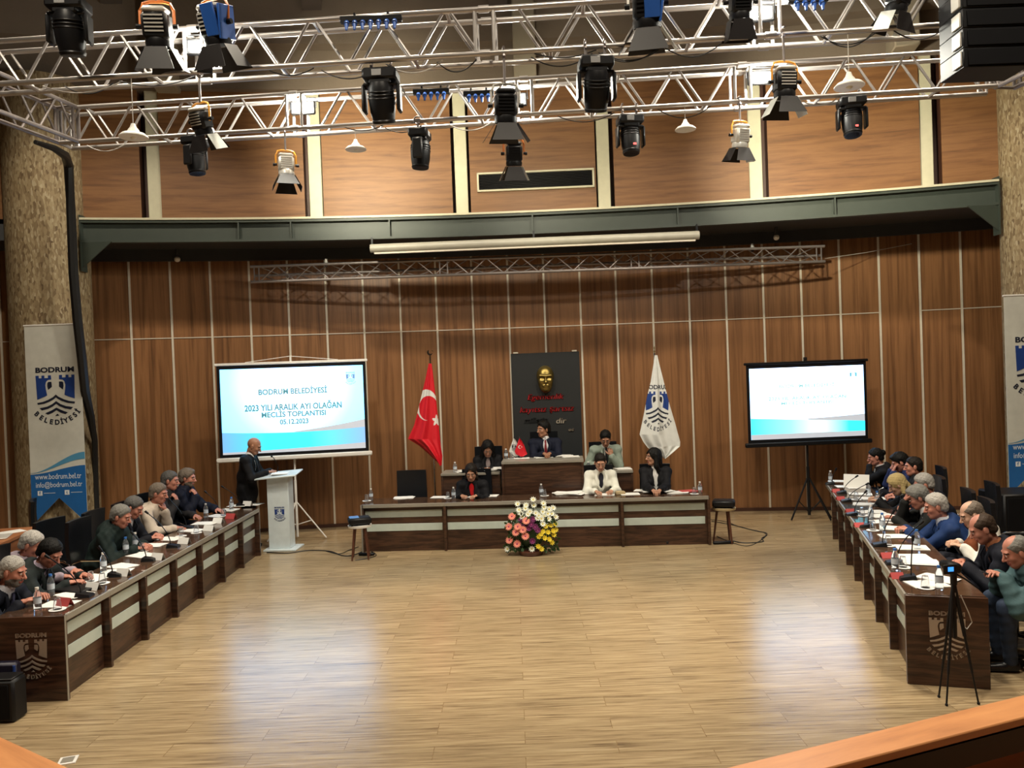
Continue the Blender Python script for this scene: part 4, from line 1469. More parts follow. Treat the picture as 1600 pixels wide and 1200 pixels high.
A_, B_ = Vector(G(62, 822, .95)), Vector(G(0, 849, .95))
dd = (B_ - A_); dd.z = 0; dd.normalize()
t = thing('counter', 'orange-brown wooden control counter at the left edge behind the seats', 'counter', (A_.x, A_.y, 0), math.atan2(dd.y, dd.x))
nn = Vector((-dd.y, dd.x, 0)); sg = 1 if nn.x < 0 else -1
Lc = 2.2
sg = -1
mb = MB(); mb.span((0, sg * .62, .91), (Lc, sg * -.0, .95), 0, .004); mb.build('countertop', M['counter'], t)
mb = MB(); mb.span((.01, sg * .04, 0), (Lc, sg * .02, .909)); mb.span((.01, sg * .04, 0), (.03, sg * .6, .909)); mb.build('front_panel', M['counter'], t)
def ctr(s, o, z=.95):
    return A_ + dd * s + Vector((-dd.y, dd.x, 0)) * (sg * o) + Vector((0, 0, z - .95))
p = ctr(.66, .18, .951)
t = thing('laptop', 'open silver laptop on the counter at the left edge', 'laptop', p, math.atan2(dd.y, dd.x) + .2)
mb = MB(); mb.box((0, 0, .008), (.33, .22, .014), None, 0, .004); mb.build('keyboard_base', M['silver'], t)
mb = MB(); mb.box((0, -.12, .115), (.33, .01, .22), rotm(rx=.25), 0, .004); mb.build('lid', M['silver'], t)
mb = MB(); mb.box((0, 0, .003), (.30, .21, .005)); mb.build('paper_sheet', M['paper'], loc=ctr(.34, .2, .951), rz=.9, label='white paper on the control counter beside the laptop', cat='paper')

# floor monitor and travel case at the lower left
c = Vector(G(30, 1130))
t = thing('floor_monitor', 'black box-shaped floor loudspeaker at the lower left edge', 'loudspeaker', (c.x - .355, c.y + .09, 0))
mb = MB(); mb.box((0, 0, .17), (.64, .18, .34), None, 0, .02); cb = mb.build('cabinet', M['black'], t)
mb = MB(); mb.box((0, 0, .347), (.60, .16, .014), None, 0, .005); mb.build('lid', M['blackm'], t)
mb = MB(); mb.box((0, -.094, .17), (.56, .008, .28), None, 0, .003); mb.build('grille', M['mesh'], cb)
M['casem'] = mat('blue_black_case', (.018, .016, .035), .45)
c = Vector(G(41, 1097))
t = thing('travel_case', 'tall blue-black case with a round badge leaning before the left emblem desk', 'case', (c.x - .30, 6.505, 0))
mb = MB(); mb.box((0, 0, .19), (.60, .09, .38), None, 0, .02); mb.build('shell', M['casem'], t)
mb = MB(); mb.cyl((.29, -.045, .02), (.29, -.045, .36), .012, n=8); mb.build('edge_rail', M['eblue'], t)
mb = MB(); mb.cyl((0.12, -.045, .24), (0.12, -.051, .24), .033, n=16); mb.build('badge', M['emetal'], t)
# black cabinet at the right edge
c = D(1580, 800, 9.8)
t = thing('loudspeaker', 'large black loudspeaker cabinet behind the seats at the right edge', 'loudspeaker', (D(1561, 760, 10.2)[0] + .33, 10.4, 0))
ztp = D(1580, 771, 10.2)[2]
mb = MB(); mb.span((-.32, -.28, 0), (.36, .3, ztp), 0, .02); cb = mb.build('cabinet', M['black'], t)
mb = MB(); mb.box((.02, -.286, ztp / 2), (.6, .012, ztp - .1), None, 0, .003); mb.build('grille', M['mesh'], cb)
# floor socket lids
for px, py, lb in ((106, 1189, 'small pale floor socket lid beside the left parapet'), (1325, 1167, 'small pale floor socket lid beside the right parapet')):
    c = G(px, py)
    t = thing('floor_socket', lb, 'floor socket', (c[0], c[1], 0), .3)
    mb = MB(); mb.box((0, 0, .004), (.12, .12, .008), None, 0, .002); mb.build('frame', M['white'], t)
    mb = MB(); mb.box((0, 0, .0095), (.08, .08, .003)); mb.build('lid', M['edge'], t)
# ------------------------------------------------------------------ figures: distance fields turned into one smooth skin
def V3(*a): return np.array(a, float)


class Field:
    def __init__(s, lo, hi, h):
        s.lo = np.array(lo, float); s.h = h
        s.n = (np.ceil((np.array(hi) - s.lo) / h).astype(int) + 1)
        s.D = np.full(s.n, .5, np.float32)

    def block(s, lo, hi):
        i0 = np.clip(np.floor((lo - s.lo) / s.h).astype(int), 0, s.n - 1)
        i1 = np.clip(np.ceil((hi - s.lo) / s.h).astype(int) + 1, 1, s.n)
        if np.any(i1 <= i0): return None
        ax = [s.lo[k] + s.h * np.arange(i0[k], i1[k]) for k in range(3)]
        X, Y, Z = np.meshgrid(*ax, indexing='ij', sparse=True)
        return (slice(i0[0], i1[0]), slice(i0[1], i1[1]), slice(i0[2], i1[2])), X, Y, Z

    def put(s, d, sl, k, mode='u'):
        A = s.D[sl]; d = d.astype(np.float32)
        if mode == 'u':
            h_ = np.maximum(k - np.abs(A - d), 0) / k
            s.D[sl] = np.minimum(A, d) - h_ * h_ * k * .25
        else:                      # subtract
            d = -d
            h_ = np.maximum(k - np.abs(A - d), 0) / k
            s.D[sl] = np.maximum(A, d) + h_ * h_ * k * .25

    def prim(s, p, grow=0.0, k=.02, mode='u'):
        kind = p[0]
        mg = k + 3 * s.h + max(grow, 0)
        if kind == 'c':            # tapered capsule a b ra rb
            a, b, ra, rb = p[1:5]
            ra += grow; rb += grow
            q = s.block(np.minimum(a - ra, b - rb) - mg, np.maximum(a + ra, b + rb) + mg)
            if q is None: return
            sl, X, Y, Z = q
            ab = b - a; L2 = max(ab @ ab, 1e-9)
            t = np.clip(((X - a[0]) * ab[0] + (Y - a[1]) * ab[1] + (Z - a[2]) * ab[2]) / L2, 0, 1)
            d = np.sqrt((X - a[0] - t * ab[0]) ** 2 + (Y - a[1] - t * ab[1]) ** 2 + (Z - a[2] - t * ab[2]) ** 2) - (ra + t * (rb - ra))
        elif kind == 'e':          # ellipsoid c r R (columns = axes)
            c, r = p[1], np.array(p[2], float) + grow
            R = p[3] if len(p) > 3 and p[3] is not None else np.eye(3)
            ext = np.sqrt(((R * r) ** 2).sum(1))
            q = s.block(c - ext - mg, c + ext + mg)
            if q is None: return
            sl, X, Y, Z = q
            x, y, z = X - c[0], Y - c[1], Z - c[2]
            u = x * R[0, 0] + y * R[1, 0] + z * R[2, 0]
            v = x * R[0, 1] + y * R[1, 1] + z * R[2, 1]
            w_ = x * R[0, 2] + y * R[1, 2] + z * R[2, 2]
            k0 = np.sqrt((u / r[0]) ** 2 + (v / r[1]) ** 2 + (w_ / r[2]) ** 2)
            k1 = np.sqrt((u / r[0] ** 2) ** 2 + (v / r[1] ** 2) ** 2 + (w_ / r[2] ** 2) ** 2)
            d = k0 * (k0 - 1) / np.maximum(k1, 1e-6)
        s.put(d, sl, k, mode)

    def mesh(s):
        """surface nets"""
        D = s.D
        ins = D < 0
        nx, ny, nz = D.shape
        cnt = np.zeros((nx - 1, ny - 1, nz - 1), np.int8)
        for i in (0, 1):
            for j in (0, 1):
                for k in (0, 1):
                    cnt += ins[i:nx - 1 + i, j:ny - 1 + j, k:nz - 1 + k]
        act = (cnt > 0) & (cnt < 8)
        idx = np.argwhere(act)
        if not len(idx): return np.zeros((0, 3)), np.zeros((0, 4), int)
        num = np.full(act.shape, -1, np.int64); num[act] = np.arange(len(idx))
        acc = np.zeros((len(idx), 3)); w_ = np.zeros(len(idx))
        cor = [(i, j, k) for i in (0, 1) for j in (0, 1) for k in (0, 1)]
        for a in cor:
            for ax in range(3):
                if a[ax]: continue
                b = list(a); b[ax] = 1
                da = D[idx[:, 0] + a[0], idx[:, 1] + a[1], idx[:, 2] + a[2]]
                db = D[idx[:, 0] + b[0], idx[:, 1] + b[1], idx[:, 2] + b[2]]
                m_ = (da < 0) != (db < 0)
                t = np.where(m_, da / np.where(m_, da - db, 1), 0)
                p = np.array(a, float)[None, :].repeat(len(idx), 0); p[:, ax] += t
                acc[m_] += p[m_]; w_[m_] += 1
        P = s.lo + s.h * (idx + acc / w_[:, None])
        Q = []
        for ax in range(3):
            sl0 = [slice(None)] * 3; sl1 = [slice(None)] * 3
            sl0[ax] = slice(0, -1); sl1[ax] = slice(1, None)
            A, B = ins[tuple(sl0)], ins[tuple(sl1)]
            e = np.argwhere(A != B)
            o1, o2 = (ax + 1) % 3, (ax + 2) % 3
            e = e[(e[:, o1] > 0) & (e[:, o2] > 0) & (e[:, o1] < D.shape[o1] - 1) & (e[:, o2] < D.shape[o2] - 1)]
            fl = A[e[:, 0], e[:, 1], e[:, 2]]
            def n_(d1, d2):
                q = e.copy(); q[:, o1] -= d1; q[:, o2] -= d2
                return num[q[:, 0], q[:, 1], q[:, 2]]
            q = np.stack([n_(1, 1), n_(0, 1), n_(0, 0), n_(1, 0)], 1)
            q[~fl] = q[~fl][:, ::-1]
            Q.append(q)
        return P, np.concatenate(Q)


def grow_mesh(prims, h, k=.02, grow=0.0, cuts=(), post=None, pad=.03):
    lo = np.full(3, 9.); hi = np.full(3, -9.)
    for p in prims:
        if p[0] == 'c':
            r = max(p[3], p[4]); lo = np.minimum(lo, np.minimum(p[1], p[2]) - r); hi = np.maximum(hi, np.maximum(p[1], p[2]) + r)
        else:
            r = max(p[2]); lo = np.minimum(lo, p[1] - r); hi = np.maximum(hi, p[1] + r)
    F_ = Field(lo - pad - grow, hi + pad + grow, h)
    for p in prims:
        kk = p[-1]['k'] if isinstance(p[-1], dict) else k
        q = p[:-1] if isinstance(p[-1], dict) else p
        F_.prim(q, grow, kk)
    for p in cuts: F_.prim(p, 0, .008, 's')
    if post is not None: post(F_)
    return F_.mesh()


def np_obj(name, parts, mats, parent=None, **kw):
    """parts: list of (verts, quads, material index or array)"""
    vs, fs, ms = [], [], []
    b = 0
    for P, Q, m_ in parts:
        vs.append(P); fs.append(Q + b); b += len(P)
        ms.append(np.full(len(Q), m_) if np.isscalar(m_) else m_)
    P = np.concatenate(vs); Q = np.concatenate(fs); ms = np.concatenate(ms)
    me = bpy.data.meshes.new(name)
    me.vertices.add(len(P)); me.vertices.foreach_set('co', P.astype(np.float32).ravel())
    me.loops.add(len(Q) * 4); me.loops.foreach_set('vertex_index', Q.astype(np.int32).ravel())
    me.polygons.add(len(Q)); me.polygons.foreach_set('loop_start', np.arange(len(Q), dtype=np.int32) * 4)
    for q in mats: me.materials.append(q)
    me.update(calc_edges=True)
    me.polygons.foreach_set('material_index', ms.astype(np.int32))
    me.polygons.foreach_set('use_smooth', [True] * len(Q))
    me.update()
    o = bpy.data.objects.new(name, me); C.objects.link(o)
    if parent is not None:
        o.parent = parent; KIDS.setdefault(parent.name, []).append(o)
    return tag(o, **kw)


def Rx(a): c, s = math.cos(a), math.sin(a); return np.array([[1, 0, 0], [0, c, -s], [0, s, c]])
def Ry(a): c, s = math.cos(a), math.sin(a); return np.array([[c, 0, s], [0, 1, 0], [-s, 0, c]])
def Rz(a): c, s = math.cos(a), math.sin(a); return np.array([[c, -s, 0], [s, c, 0], [0, 0, 1]])
def unit(v): return v / max(np.linalg.norm(v), 1e-9)


def ik(S, H, l1, l2, pole):
    d = H - S; L = np.linalg.norm(d)
    if L > (l1 + l2) * .985:
        H = S + d / L * (l1 + l2) * .985; d = H - S; L = np.linalg.norm(d)
    a = (l1 * l1 - l2 * l2 + L * L) / (2 * L); hgt = math.sqrt(max(l1 * l1 - a * a, 0))
    u = d / L; p = unit(pole - (pole @ u) * u)
    return S + u * a + p * hgt, H


def hand_prims(W, d, n, side, curl=.5, s=1.0):
    """wrist, finger direction, palm normal (towards what it grips), side: +1 thumb along cross(d, n)"""
    d = unit(d); n = unit(n - (n @ d) * d); c = np.cross(d, n) * side      # c points to the thumb
    Rm = np.stack([c, d, n], 1)
    out = [('e', W + d * .045 * s, (.040 * s, .050 * s, .015 * s), Rm), ('c', W - d * .03, W + d * .02 * s, .026 * s, .026 * s)]
    for i, (off, ln, cu) in enumerate(((.031, .068, 0), (.0105, .077, .05), (-.0105, .072, .12), (-.031, .056, .22))):
        b = W + d * (.082 - .004 * abs(i - 1)) * s + c * off * s
        a1 = curl * .75 + cu; a2 = a1 + curl * 1.1
        d1 = d * math.cos(a1) + n * math.sin(a1) + c * off * 1.1; d2 = d * math.cos(a2) + n * math.sin(a2)
        m_ = b + unit(d1) * ln * .52 * s; e = m_ + unit(d2) * ln * .5 * s
        out += [('c', b - d * .02, m_, .0092 * s, .0085 * s, {'k': .004}), ('c', m_, e, .0085 * s, .0070 * s, {'k': .003})]
    tb = W + d * .028 * s + c * .030 * s
    tm = tb + unit(d * .62 + c * .72 + n * .25) * .038 * s; te = tm + unit(d * .85 + c * .28 + n * .4) * .032 * s
    out += [('c', tb, tm, .0125 * s, .0105 * s, {'k': .008}), ('c', tm, te, .0105 * s, .008 * s, {'k': .004})]
    return out


SKIN = {}


def skin(name, col):
    if name not in SKIN:
        SKIN[name] = (mat('skin_' + name, col, .5), mat('lip_' + name, (col[0] * .75, col[1] * .45, col[2] * .45), .5))
    return SKIN[name]


_cm = {}


def cm(name, col, rough=.75, var=(30, .12)):
    if name not in _cm: _cm[name] = mat(name, tuple(c * (.6 if max(col) < .06 else 1) for c in col), rough, var=var, bump=(90, .15), spec=.2)
    return _cm[name]


M['eyewhite'] = mat('eye_white', (.55, .5, .46), .3)
M['iris'] = mat('iris', (.02, .012, .008), .3)
HAIRC = {'black': (.004, .0035, .003), 'dark': (.010, .007, .005), 'brown': (.045, .028, .018), 'grey': (.17, .165, .15), 'light': (.36, .34, .31),
         'saltdark': (.09, .085, .08), 'blonde': (.48, .36, .16), 'greybrown': (.15, .12, .095)}


def hair_mat(c):
    k = 'hair_' + c
    if k not in _cm:
        col = HAIRC[c]
        m = mat(k, col, .6, spec=.2, var=(70, .55 if c in ('grey', 'light', 'saltdark', 'greybrown') else .3), bump=(120, .6))
        _cm[k] = m
    return _cm[k]


def person(px, py, label, zf=0.0, rz=0.0, pose='sit', lean=.15, head=(.15, 0.0), hands=((-.13, .44, .775), (.13, .44, .775)), hdir=None, hcurl=.6,
           hair='short', hc='dark', skn='olive', top='jacket', tc=(.015, .016, .02), shirt=(.7, .7, .7), tie=None, leg=(.02, .02, .025),
           beard=None, glasses=False, belly=0.0, female=False, twist=0.0, side=0.0, group=None, scale=1.04, shoulders=1.0, scarf=None, sleeve=1.0, tname='jacket', lapel=True, Yh=None, hs=1.07):
    S = scale
    hands = [(h_[0] / S, h_[1] / S, (h_[2] - (0 if h_[2] > .85 else 0)) / S) for h_ in hands]
    def big(pr):
        out = []
        for q in pr:
            q = list(q)
            if q[0] == 'e': q[2] = tuple(r * hs for r in q[2])
            else: q[3] *= hs; q[4] *= hs
            out.append(tuple(q))
        return out
    sk, lip = skin(skn, {'olive': (.42, .215, .135), 'pale': (.55, .32, .22), 'tan': (.33, .155, .09), 'ruddy': (.46, .19, .13)}[skn])
    fem = .92 if female else 1.0
    sit = pose == 'sit'
    P = V3(0, 0, .55) if sit else V3(0, 0, .93)
    Rt = Rz(twist) @ Ry(side) @ Rx(-lean)
    upv = Rt @ V3(0, 0, 1); rt = Rt @ V3(1, 0, 0); fw = Rt @ V3(0, 1, 0)
    TL = .46 if sit else .50
    TL *= (.95 if female else 1)
    bend = V3(0, .35 * lean * .3, 0)
    W = P + unit(upv + V3(0, 0, .25)) * .18 - fw * .015
    Ch = P + upv * TL * .68 + bend * .2
    N = P + upv * TL + bend
    if Yh is not None:           # sit a little taller or more slouched
        hc0 = P + upv * TL + bend + unit(upv * .7 + V3(0, .25 * math.sin(head[0]) + .1, .5)) * .075 + (Rz(head[1]) @ Rx(-head[0]) @ Ry(side * .5)) @ V3(0, .022, .102)
        dT = (D(px, py, Yh)[2] - zf - hc0[2] * S) / (S * upv[2])
        dC = min(max(dT, -.085), .05); TL += dC
        P = P + V3(0, 0, min(max((dT - dC) * upv[2], -.12), .09))
        W = P + unit(upv + V3(0, 0, .25)) * (.39 * TL) - fw * .015
        Ch = P + upv * TL * .68 + bend * .2
        N = P + upv * TL + bend
    sw = .183 * fem * shoulders
    shL, shR = N - rt * sw - upv * .055, N + rt * sw - upv * .055
    # head
    hp, hy = head
    Rh = Rz(hy) @ Rx(-hp) @ Ry(side * .5)
    HB = N + unit(upv * .7 + V3(0, .25 * math.sin(hp) + .1, .5)) * .075
    HC = HB + Rh @ V3(0, .022, .102)
    def H(x, y, z): return HC + Rh @ V3(x, y, z) * hs
    # arms
    arms = []
    for sgn, sh, tgt in ((-1, shL, V3(*hands[0])), (1, shR, V3(*hands[1]))):
        El, Wr = ik(sh, tgt, .285 * fem, .255 * fem, V3(sgn * .55, -.25, -.9))
        arms.append((sgn, sh, El, Wr))
    # ---- torso pieces
    bt = .115 + belly
    torso = [('e', P + V3(0, -.01, 0), (.165 * fem + .01, .125, .125)), ('e', W + fw * belly * .5, (.145 * fem + belly * .5, bt, .15), Rt), ('e', Ch, (.165 * fem, .112, .17), Rt),
             ('c', shL + rt * .03, shR - rt * .03, .062 * fem, .062 * fem), ('c', Ch + upv * .10 - fw * .02, N, .095, .055)]
    if female:
        torso += [('e', Ch + fw * .085 - rt * .07 - upv * .02, (.055, .05, .055)), ('e', Ch + fw * .085 + rt * .07 - upv * .02, (.055, .05, .055))]
    arm_p = []
    for sgn, sh, El, Wr in arms:
        arm_p += [('c', sh, El, .056 * fem, .043 * fem), ('c', El, Wr, .043 * fem, .029 * fem)]
    legs_p, feet = [], []
    if sit:
        for sgn in (-1, 1):
            hip = P + V3(sgn * .095, .02, -.03); kn = V3(sgn * .13, .44, .52); an = V3(sgn * .12, .42 + .0, .09)
            legs_p += [('c', hip, kn, .085, .060), ('c', kn, an, .056, .038)]
            feet.append((an, V3(0, 1, 0), sgn))
    else:
        for sgn in (-1, 1):
            hip = P + V3(sgn * .09, 0, -.02); kn = V3(sgn * .10, .02, .50); an = V3(sgn * .105, -.02, .09)
            legs_p += [('c', hip, kn, .088, .062), ('c', kn, an, .056, .040)]
            feet.append((an, V3(sgn * .15, 1, 0), sgn))
    foot_p = []
    for an, fd, sgn in feet:
        fd = unit(fd)
        foot_p += [('c', an, an + V3(0, 0, -.03), .036, .036), ('c', an + V3(0, 0, -.045) - fd * .03, an + V3(0, 0, -.058) + fd * .15, .036, .026)]
    neck = [('c', N - upv * .03, HB + Rh @ V3(0, 0, .03), .055 * fem, .052 * fem)]
    f_ = .97 if female else 1.0
    hd = [('e', H(0, -.014, .030), (.075 * f_, .094, .088), Rh), ('e', H(0, .022, -.030), (.062 * f_, .066, .085), Rh), ('e', H(0, .048, -.083), (.040 * f_, .038, .032), Rh),
          ('c', H(-.045, .0, -.062), H(-.012, .055, -.09), .022 * f_, .02), ('c', H(.045, .0, -.062), H(.012, .055, -.09), .022 * f_, .02),
          ('e', H(-.036, .060, -.022), (.022, .020, .022), Rh), ('e', H(.036, .060, -.022), (.022, .020, .022), Rh),
          ('c', H(-.036, .078, .026), H(.036, .078, .026), .012, .012, {'k': .02}),
          ('c', H(0, .088, .012), H(0, .112, -.028), .0075, .0125, {'k': .012}), ('e', H(-.012, .098, -.031), (.009, .010, .007), Rh, {'k': .006}), ('e', H(.012, .098, -.031), (.009, .010, .007), Rh, {'k': .006})]
    ears = [('e', H(s_ * .077 * f_, -.006, -.008), (.010, .021, .032), Rh @ Rz(s_ * -.4), {'k': .006}) for s_ in (-1, 1)]
    sock = [('e', H(s_ * .030, .101, .006), (.019, .014, .011), Rh) for s_ in (-1, 1)]
    hd = big(hd); ears = big(ears); sock = big(sock)
    parts = []
    hh = .0062
    def face(F_):
        for s_ in (-1, 1):
            F_.prim(('e', H(s_ * .030, .0835, .005), (.0142, .0107, .0102), Rh), 0, .003)
        F_.prim(('c', H(-.016, .0865, -.057), H(.016, .0865, -.057), .0078, .0078), 0, .006)
        F_.prim(('c', H(-.013, .0865, -.068), H(.013, .0865, -.068), .0085, .0085), 0, .006)
    Pv, Q = grow_mesh(neck + hd + ears, hh, .022, cuts=sock, post=face)
    loc = (Pv[Q].mean(1) - HC) @ Rh / hs
    mi = np.zeros(len(Q), int)
    x, y, z = np.abs(loc[:, 0]), loc[:, 1], loc[:, 2]
    mi[(x < .024) & (np.abs(z + .0625) < .0095) & (y > .078)] = 1
    mi[(x > .012) & (x < .048) & (np.abs(z - .0265 + (x - .03) ** 2 * 9) < .0055) & (y > .06)] = 2
    mi[(np.hypot((x - .030) / 1.25, z - .005) < .0085) & (y > .076)] = 3
    mi[(np.hypot(x - .031, z - .005) < .0045) & (y > .076)] = 4
    if beard:
        bb = (z < -.035 - .4 * np.clip(.05 - y, 0, .05)) & (z > -.125) & (y > -.01) & ~((x < .022) & (np.abs(z + .0625) < .008)) & ~((x < .02) & (z > -.045))
        mi[bb & (mi == 0)] = 5
    parts.append((Pv, Q, mi))
    # hands
    handp = []
    for i, (sgn, sh, El, Wr) in enumerate(arms):
        fd = unit(Wr - El)
        dd, nn = (fd * .6 + V3(-sgn * .25, .55, -.1), V3(0, 0, -1)) if not (hdir and hdir[i]) else (V3(*hdir[i][0]), V3(*hdir[i][1]))
        cu = hcurl[i] if isinstance(hcurl, (tuple, list)) else hcurl
        hpz = hand_prims(Wr, dd, nn, 1, cu, .95 if female else 1.05)
        # thumb towards the middle of the body
        c0 = np.cross(unit(dd), unit(nn))
        if (c0 @ (V3(-sgn, 0, .35))) < 0: hpz = hand_prims(Wr, dd, nn, -1, cu, .95 if female else 1.05)
        Ph, Qh = grow_mesh(hpz, .0042, .012, pad=.015)
        parts.append((Ph, Qh, 0))
        handp.append(hpz)
    # covered body, kept a little inside the clothes
    Pb, Qb = grow_mesh(torso + arm_p + legs_p + foot_p, .017, .03, grow=-.008)
    parts.append((Pb, Qb, 0))
    hm = hair_mat(hc)
    bm_ = hm if beard is None else hair_mat(beard)
    me_mats = [sk, lip, hair_mat('dark' if hc in ('light', 'grey', 'blonde', 'greybrown') else hc), M['eyewhite'], M['iris'], bm_]
    # ---- place: the head must be seen at (px, py)
    cz, sz = math.cos(rz), math.sin(rz)
    hw = Rz(rz) @ HC * S
    if Yh is not None:
        zf_, zf = zf, D(px, py, Yh)[2] - hw[2]
        if abs(zf - zf_) < .02: zf = zf_
    g = G(px, py, zf + hw[2])
    loc3 = (g[0] - hw[0], g[1] - hw[1], zf)
    body = np_obj('person', parts, me_mats, None, label=label, cat='person', group=group)
    body.location = loc3; body.rotation_euler = (0, 0, rz); body.scale = (S, S, S)
    # ---- clothes
    rf = np.random.RandomState(int(px * 3 + py * 5)); fp_ = rf.rand(8) * 6.28
    def folds(F_, amp=1.0):
        ax = [F_.lo[k] + F_.h * np.arange(F_.n[k]) for k in range(3)]
        X, Y, Z = np.meshgrid(*ax, indexing='ij', sparse=True)
        n_ = .0042 * np.sin(34 * Z + 22 * X + 5 * np.sin(9 * Y + fp_[0]) + fp_[1]) * np.sin(17 * Y - 12 * Z + fp_[2]) + .0030 * np.sin(55 * Y + 30 * Z + fp_[3] + 3 * np.sin(14 * X)) * np.sin(40 * X + 12 * Z + fp_[4])
        if tname == 'quilted_jacket': n_ = n_ * .6 + .0045 * np.abs(np.sin(Z * 42 + Y * 16 + 0 * X)) - .003
        F_.D += (n_ * amp).astype(np.float32)
    tm = cm('cloth_%02d%02d%02d' % tuple(int(c * 99) for c in tc), tc)
    sm = cm('shirt_%02d%02d%02d' % tuple(int(c * 99) for c in shirt), shirt, .7)
    sleeves = []
    for sgn, sh, El, Wr in arms:
        Wc = Wr - unit(Wr - El) * .025
        sleeves += [('c', sh, El, .056 * fem, .046 * fem), ('c', El, Wc, .047 * fem, .036 * fem)]
    hem = [('e', P + V3(0, 0.0, .02), (.17 * fem + .01, .13, .11))] if sit else [('e', P + V3(0, 0, -.04), (.165, .13, .14)), ('c', P + V3(0, 0, .05), P + V3(0, 0, -.12), .125, .13)]
    Vn = N - upv * .0
    if top in ('jacket', 'blazer', 'coat'):      # padded shoulders
        sleeves += [('e', sh_ + upv * .012 + rt * (.006 * sg_), (.058 * fem, .062, .044), Rt) for sg_, sh_ in ((-1, shL), (1, shR))]
    if top in ('jacket', 'blazer'):
        deep = .30
        cuts = [('e', Vn + fw * .13 - upv * .04, (.052, .07, .10), Rt), ('e', Vn + fw * .135 - upv * .12, (.032, .07, .15), Rt), ('c', N - upv * .02, N + upv * .12, .062 * fem, .07)]
        Pj, Qj = grow_mesh(torso + sleeves + hem, .0115, .03, grow=.018, cuts=cuts, post=folds)
        np_obj(tname, [(Pj, Qj, 0)], [tm], body)
        Ps, Qs = grow_mesh([torso[2], torso[1], torso[4], ('c', N - upv * .035 + fw * .01, N + upv * .030 + fw * .010, .068 * fem, .058 * fem)], .009, .02, grow=.006,
                           cuts=[('c', N + upv * .075, N + upv * .2, .045, .09), ('e', N + fw * .10 + upv * .035, (.016, .05, .03), Rt)])
        np_obj('shirt', [(Ps, Qs, 0)], [sm], body)
        if lapel:
            mb = MB()
            for sg in (-1, 1):
                pts = []
                for (a, b_, c_) in ((.055, -.0, .07), (.062, -.05, .117), (.035, -.17, .140), (.006, -.26, .145)):
                    pts.append((a, b_, c_))
                outer = [(p[0] + wd_, p[1], p[2] - .006) for p, wd_ in zip(pts, (.018, .034, .034, .004))]
                vs = []
                for q in pts + outer:
                    o_ = N + rt * (q[0] * sg) + upv * (q[1]) + fw * (q[2] + .012 + belly * max(0, -q[1]) * 3)
                    vs.append(o_); 
                vs2 = [v - fw * .012 for v in vs]
                n_ = 4
                fs = [(i, i + 1, n_ + i + 1, n_ + i) for i in range(3)]
                al = vs + vs2
                fs += [(8 + i, 8 + n_ + i, 8 + n_ + i + 1, 8 + i + 1) for i in range(3)] + [(i, 8 + i, 9 + i, i + 1) for i in range(3)] + [(4 + i, 5 + i, 13 + i, 12 + i) for i in range(3)]
                mb.add(al, fs)
            mb.build('lapel', [tm], body)
    else:
        cuts = [('c', N + upv * .02, N + upv * .15, .052 * fem, .07)]
        if top == 'open': cuts.append(('e', Vn + fw * .12 - upv * .06, (.045, .06, .12), Rt))
        extra = [('c', N - upv * .03, N + upv * .02, .072, .066)] if top in ('sweater', 'coat', 'hood') else []
        if top == 'hood': extra += [('e', N - fw * .085 - upv * .01, (.10, .05, .075), Rt)]
        gw = .028 if top in ('coat', 'hood') else .017
        Pj, Qj = grow_mesh(torso + sleeves + hem + extra, .0115, .03, grow=gw, cuts=cuts, post=lambda F_: folds(F_, 1.7 if top in ('coat', 'hood') else 1.3))
        np_obj(tname, [(Pj, Qj, 0)], [tm], body)
        if top == 'open':
            Ps, Qs = grow_mesh([torso[2], torso[4]], .012, .02, grow=.006); np_obj('shirt', [(Ps, Qs, 0)], [sm], body)
    if top in ('jacket', 'blazer'):
        cps = []
        for sgn, sh, El, Wr in arms:
            u = unit(Wr - El)
            Pc, Qc = grow_mesh([('c', Wr - u * .03, Wr - u * .004, .036 * fem, .034 * fem)], .007, .005, pad=.012)
            cps.append((Pc, Qc, 0))
        for c_ in cps: np_obj('cuff', [c_], [sm], body)
    if tie is not None:
        tie_m = cm('tie_%02d%02d%02d' % tuple(int(c * 99) for c in tie), tie, .5)
        mb = MB()
        pts = [(0, .015, .082, .012), (0, -.015, .096, .017), (0, -.035, .108, .012), (0, -.12, .134, .02), (0, -.22, .142 + belly, .026), (0, -.34, .135 + belly, .032)]
        vs = []
        for x_, u_, f2, hw_ in pts:
            for sg in (-1, 1):
                vs.append(N + rt * sg * hw_ + upv * u_ + fw * (f2 + .006))
        vb = [v - fw * .012 for v in vs]
        n_ = len(pts); fs = []
        for i in range(n_ - 1):
            fs += [(2 * i, 2 * i + 1, 2 * i + 3, 2 * i + 2), (2 * n_ + 2 * i, 2 * n_ + 2 * i + 2, 2 * n_ + 2 * i + 3, 2 * n_ + 2 * i + 1),
                   (2 * i, 2 * i + 2, 2 * n_ + 2 * i + 2, 2 * n_ + 2 * i), (2 * i + 1, 2 * n_ + 2 * i + 1, 2 * n_ + 2 * i + 3, 2 * i + 3)]
        mb.add(vs + vb, fs); mb.build('tie', [tie_m], body)
    if scarf is not None:
        scm = cm('scarf_%02d%02d%02d' % tuple(int(c * 99) for c in scarf), scarf, .85, (14, .6))
        pr = [('c', N - rt * .05 + fw * .02, N - rt * .06 + fw * .13 - upv * .10, .035, .045), ('c', N + rt * .05 + fw * .02, N + rt * .03 + fw * .14 - upv * .12, .035, .045),
              ('c', N - rt * .04 - fw * .06, N + rt * .04 - fw * .06, .035, .035), ('c', N - rt * .06 + fw * .13 - upv * .10, N - rt * .08 + fw * .15 - upv * .36, .05, .055),
              ('c', N + rt * .03 + fw * .14 - upv * .12, N + rt * .0 + fw * .17 - upv * .38, .05, .06)]
        Pc, Qc = grow_mesh(pr, .01, .02); np_obj('scarf', [(Pc, Qc, 0)], [scm], body)
